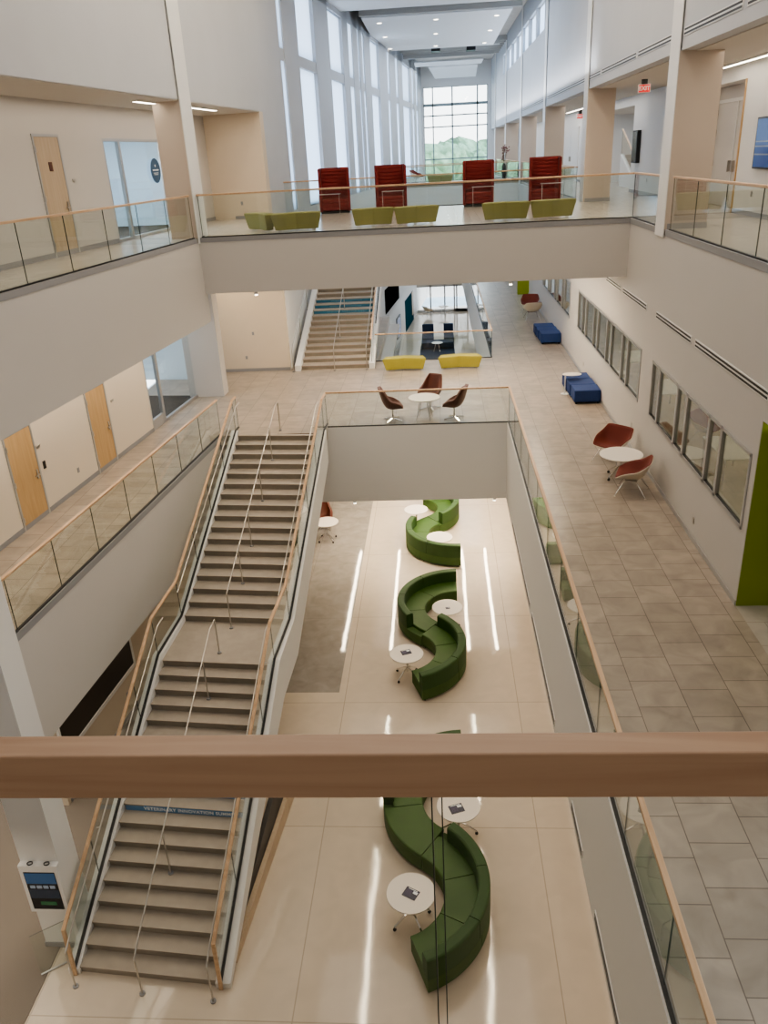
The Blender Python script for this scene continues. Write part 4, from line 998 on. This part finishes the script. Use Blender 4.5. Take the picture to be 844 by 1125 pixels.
# meeting-room contents
r = thing('wall_monitor', 'small dark monitor on the wall of the middle-floor glass room', 'monitor', LF(sY(27.5), 6.38, -3.45)); r.rotation_euler = (0, 0, PI/2-TH)
MB().box(-.35, .35, -.08, 0, -.2, .2).build('casing', 'black', r)
r = thing('task_chair', 'dark mesh task chair in the middle-floor glass room', 'chair', LF(sY(23.6), 3.6, Z2+.005), 1.)
MB().box(-.24, .24, -.24, .24, .43, .49).build('seat', 'black', r, bevel=.02); MB().box(-.22, .22, .22, .26, .55, 1.05).build('backrest', 'black', r, bevel=.015)
MB().cyl((0, 0), .025, .08, .43, 10).build('pedestal', 'alu', r); MB().box(-.015, .015, .2, .26, .45, .6).build('back_post', 'black', r)
for k in range(5):
    a = k*2*PI/5; lg = MB().sweep([(0, 0, .09), (math.cos(a)*.3, math.sin(a)*.3, .06)], [(-.018, -.012), (.018, -.012), (.018, .012), (-.018, .012)]).build('leg', 'alu', r)
    MB().cyl((math.cos(a)*.3, math.sin(a)*.3), .025, 0, .05, 10).build('caster', 'black', lg)
def frame_box(label, s, t, z, name, cat, w, h, m):
    r = thing(name, label, cat, LF(s, t, z)); r.rotation_euler = (0, 0, PI/2-TH)
    MB().box(-w, w, -.03, 0, -h, h).build('board', m, r); MB().box(-w, w, -.05, -.03, -h, -h+.03).build('tray', 'alu', r)
frame_box('whiteboard on the wall of the upper glass room', sY(23.2)+1.5, 5.58, 1.6, 'whiteboard', 'whiteboard', .9, .6, 'white')
r = thing('desk', 'small wall desk with a pale panel in the upper glass room', 'desk', LF(sY(24.2), 4.4, 0), PI/2-TH)
MB().box(-.5, .5, -.3, .3, .72, .75).build('desk_top', 'white', r); MB().box(-.5, -.47, -.3, .3, 0, .72).build('side_panel', 'white', r); MB().box(.47, .5, -.3, .3, 0, .72).build('side_panel', 'white', r); MB().box(-.3, -.05, -.05, .0, .75, 1.15).build('desk_screen', 'tabletop', r)
# kiosk on the near column
r = thing('wall_kiosk', 'white framed touch screen kiosk fixed to the near white column', 'kiosk', (-6.86, 9.45, -9.29))
MB().box(-.34, .34, -.11, -.0, -.54, .54).build('housing', 'white', r, bevel=.01)
dsp = MB().box(-.27, .27, -.114, -.11, -.46, .40).build('display', 'screen', r)
tl = MB().box(-.26, .26, -.117, -.114, .14, .38).build('header_picture', 'kiosk_blue', dsp)
tg = MB()
for k in range(4): tg.box(-.22+.115*k, -.13+.115*k, -.117, -.114, .03, .10)
tg.build('thumbnail_row', 'screen_grey', dsp)
MB().box(-.12, .16, -.117, -.114, -.36, -.28).build('green_button', 'screen_green', dsp)
MB().box(-.26, .26, -.1165, -.114, -.2, .0).build('dim_picture', mat('dim_picture', (.03, .05, .09), .2), dsp)
for x in (-.14, .15):
    mb = MB()
    mb.sweep([(x+.045*math.cos(a*PI/8), -.06+.035*math.sin(a*PI/8), .545) for a in range(17)], [(-.012, -.006), (.012, -.006), (.012, .006), (-.012, .006)], side=(0, 0, 1))
    mb.build('camera_ring', 'black', r)
# glass guard by the column
r = thing('glass_screen', 'low clear glass guard between the near column and the stair foot', 'glass guard')
g = MB(); a, b = Vector((-7.05, 8.9, Z1)), Vector((-6.5, 9.28, Z1)); nn = Vector((-.4, .55, 0)).normalized()*.006
vs = [a-nn, b-nn, b+nn, a+nn]; vs += [v+Vector((0, 0, .95)) for v in vs]
g.add(vs, [(0, 1, 5, 4), (2, 3, 7, 6)], 0); g.add(vs, [(1, 2, 6, 5), (3, 0, 4, 7), (4, 5, 6, 7), (3, 2, 1, 0)], 1); g.build('glass_panel', ['glass', 'glass_edge'], r)
MB().sweep([a+Vector((0, 0, .012)), b+Vector((0, 0, .012))], [(-.015, -.012), (.015, -.012), (.015, .012), (-.015, .012)]).build('base_channel', 'alu', r)
# flower arrangement at the far right corner
r = thing('flower_arrangement', 'tall dark vase with reddish branches by the far right end of the gallery', 'plant', (4.5, 57.2, 0))
MB().lathe([(.10, 0), (.16, .35), (.12, .75), (.07, .9)], 16).build('vase', 'black', r)
sm = MB(); fl = MB()
for k in range(16):
    a = random.random()*6.28; h = random.uniform(1.3, 2.0); q = random.uniform(.05, .26)
    p = (q*math.cos(a), q*math.sin(a), h); sm.tube([(0, 0, .8), (p[0]*.3, p[1]*.3, 1.1), p], .008, 5)
    for j in range(3):
        c = (p[0]+random.uniform(-.08, .08), p[1]+random.uniform(-.08, .08), p[2]+random.uniform(-.25, .03)); s = .05
        fl.add([(c[0]+s, c[1], c[2]), (c[0], c[1]+s, c[2]), (c[0]-s, c[1], c[2]), (c[0], c[1]-s, c[2]), (c[0], c[1], c[2]+s), (c[0], c[1], c[2]-s)], [(0, 1, 4), (1, 2, 4), (2, 3, 4), (3, 0, 4), (1, 0, 5), (2, 1, 5), (3, 2, 5), (0, 3, 5)])
sm.build('branches', 'stem', r); fl.build('blossoms', 'petal', r)
# desks inside the window rooms
GD = 'white desks inside the rooms behind the corridor windows'
def room_desk(label, x, y):
    r = thing('desk', label, 'desk', (x, y, Z2), 0, GD)
    MB().box(-.4, .4, -.8, .8, .72, .75).build('desk_top', 'white', r)
    for sx in (-1, 1):
        for sy in (-1, 1): MB().box(sx*.36-.02, sx*.36+.02, sy*.74-.02, sy*.74+.02, 0, .72).build('leg', 'alu', r)
    return r
room_desk('white desk seen through the nearest corridor window', 6.7, 17.9)
room_desk('white desk seen through the near end of the second corridor window', 6.6, 23.2)
room_desk('white desk seen through the middle of the second corridor window', 6.6, 27.)

# ================================================================== LIGHT FIXTURES
def led(label, p0, p1, w=.06, m='led', grp='linear ceiling lights', name='linear_light'):
    a, b = Vector(p0), Vector(p1); r = thing(name, label, 'light', group=grp)
    d = (b-a).normalized(); n = Vector((-d.y, d.x, 0))*w
    def bar(k, z0, z1): return [a-n*k+Vector((0, 0, z0)), b-n*k+Vector((0, 0, z0)), b+n*k+Vector((0, 0, z0)), a+n*k+Vector((0, 0, z0)), a-n*k+Vector((0, 0, z1)), b-n*k+Vector((0, 0, z1)), b+n*k+Vector((0, 0, z1)), a+n*k+Vector((0, 0, z1))]
    MB().hexa(bar(1.25, -.012, .03)).build('housing', 'white', r); MB().hexa(bar(1, -.02, -.012)).build('lens', m, r)
led('linear light in the upper left gallery ceiling, nearer one', LF(sY(20.75), .62, HZ-.05), LF(sY(21.8), .62, HZ-.05))
led('linear light in the upper left gallery ceiling, beyond the column', LF(sY(23.8), .52, HZ-.05), LF(sY(26.0), .52, HZ-.05))
led('long linear light in the upper right gallery ceiling before the screen', (7.15, 12, LZ-.05), (7.15, 22.95, LZ-.05), .05)
led('linear light in the right gallery ceiling beyond the second pier', (7.0, 41.5, LZ-.05), (7.0, 47.5, LZ-.05), .05)
for x, n in ((-2.45, 'left'), (1.13, 'middle'), (3.5, 'right')):
    led('bright linear light on the underside of the near bridge, %s of three' % n, (x, 22.4, -1.483), (x, 30.8, -1.483), .05, 'led_strip')
for x, n in ((-3.5, 'outer left'), (-1.85, 'inner left'), (.8, 'inner right'), (1.75, 'outer right')):
    led('bright linear light in the ground-floor ceiling past the floor opening, %s' % n, (x, 22.9, ZS-.032), (x, 30.4, ZS-.032), .05, 'led_strip')
for x, n in ((-3.7, 'left'), (1.6, 'middle'), (4.7, 'right')):
    led('bright linear light in the high ceiling above the near hall, %s of three' % n, (x, 15.5, 8.718), (x, 29.8, 8.718), .06, 'led_strip')
rows = [(47.8, 'nearest row'), (53.2, 'middle row'), (58.95, 'farthest row')]; cols = [(-2.72, 'left'), (.2, 'centre'), (3.3, 'right')]
for y, rn in rows:
    for x, cn in cols:
        r = thing('downlight', 'round downlight in the white ceiling panel, %s, %s' % (rn, cn), 'light', (x, y, 8.0), 0, 'round downlights in the high ceiling panel')
        MB().lathe([(.15, -.012), (.16, .0)], 20).build('trim_ring', 'white', r); MB().lathe([(.12, -.018), (.12, -.012)], 20).build('lens', 'led', r)
for i, (x, y, z, l) in enumerate(((-4.95, YB0+.12, -1.47, 'small bright spot under the left part of the bridge edge'), (1.95, YB0+.12, -1.47, 'small bright spot under the right part of the bridge edge'), (1.6, YV+.06, ZS-.02, 'small bright spot under the end edge of the floor opening, right'), (-2.7, YV+.06, ZS-.02, 'small bright spot under the end edge of the floor opening, left'))):
    r = thing('spot_light', l, 'light', (x, y, z), 0, 'small spots under the slab edges')
    MB().cyl((0, 0), .05, -.06, .0, 14).build('body', 'white', r); MB().cyl((0, 0), .04, -.09, -.06, 14).build('lens', 'led', r)

# ================================================================== LIGHTING
def area(name, loc, sx, sy, power, col, rot=(0, 0, 0)):
    l = bpy.data.lights.new(name, 'AREA'); l.shape = 'RECTANGLE'; l.size = sx; l.size_y = sy; l.energy = power; l.color = col
    o = bpy.data.objects.new(name, l); C.objects.link(o); o.location = loc; o.rotation_euler = rot
    return o
area('ceiling_fill_up', (4.5, 50, 3.9), .5, 44, 330, (.95, .97, 1), (PI, .25, 0)) if True else None  # added fill without a fixture, brightens the high ceiling panels from below
area('near_rail_fill', (0, -2.2, 3.2), 4, 1.5, 30, (1, .90, .80))  # added fill behind the camera, brightens the close handrail
WARM = (1, .86, .70); NEUT = (1, .93, .85); COOL = (.82, .91, 1)
area('hall_light', (-1, 12, 8.6), 9, 24, 800, NEUT)
area('hall_light_far', (.8, 56, 7.9), 5, 38, 1150, COOL)
area('lower_light', (0, 26.5, ZS-.05), 5, 7, 165, WARM)
area('lower_light_left', (-9.2, 7, ZS-.05), 3, 18, 330, WARM)
area('lower_light_right', (5, 12, ZS-.05), 4, 20, 230, WARM)
area('lower_light_far', (0, 48, -7.9), 4, 30, 260, COOL)
area('bridge_under_light', (-1, 26.5, -1.5), 9, 7, 260, WARM)
area('left_mid_light', LF(sY(17.5), 1.4, -2.26), 1.2, 14, 180, WARM, (0, 0, -TH))
area('left_back_light', (-7.6, 28.2, -1.5), 2, 2, 60, (1, .8, .55))
area('left_up_light', LF(sY(18), 1.1, HZ-.06), 1.2, 14, 80, WARM, (0, 0, -TH))
area('left_up_light_end', LF(sY(26), 1.0, HZ-.06), 1.2, 4, 32, WARM, (0, 0, -TH))
area('right_up_light', (6.4, 18, LZ-.06), 1.4, 20, 130, WARM)
area('right_up_light_far', (6.4, 52, LZ-.06), 1.4, 40, 300, NEUT)
area('meeting_light_up', LF(sY(23.5), 3.9, 2.95), 3, 3, 330, COOL)
area('meeting_light_mid', LF(sY(24.5), 4.4, -2.15), 3, 3, 110, COOL)
area('room_light_right', (7.3, 20, -2.5), 3, 14, 85, WARM)
area('room_light_right_far', (7.3, 35, -2.5), 3, 14, 100, NEUT)
area('stair_nook_light', (9, 39, 3), 2, 6, 60, COOL)

wd = bpy.data.worlds.new('sky'); bpy.context.scene.world = wd; wd.use_nodes = True
nt = wd.node_tree; N, L = nt.nodes, nt.links; bg = N['Background']
tc = N.new('ShaderNodeTexCoord'); sp = N.new('ShaderNodeSeparateXYZ'); L.new(tc.outputs['Generated'], sp.inputs[0])
cr = N.new('ShaderNodeValToRGB'); cr.color_ramp.elements[0].color = (1, 1, 1, 1); cr.color_ramp.elements[0].position = 0
cr.color_ramp.elements[1].color = (.62, .80, 1, 1); cr.color_ramp.elements[1].position = .5
L.new(sp.outputs[2], cr.inputs[0]); L.new(cr.outputs[0], bg.inputs['Color']); bg.inputs['Strength'].default_value = 4.5

sc = bpy.context.scene
sc.view_settings.view_transform = 'AgX'
sc.view_settings.look = 'AgX - Medium High Contrast'
sc.view_settings.exposure = .0
sc.cycles.max_bounces = 10; sc.cycles.diffuse_bounces = 4; sc.cycles.glossy_bounces = 4; sc.cycles.transparent_max_bounces = 24; sc.cycles.transmission_bounces = 6
sc.cycles.caustics_reflective = False; sc.cycles.caustics_refractive = False
sc.cycles.sample_clamp_indirect = 4
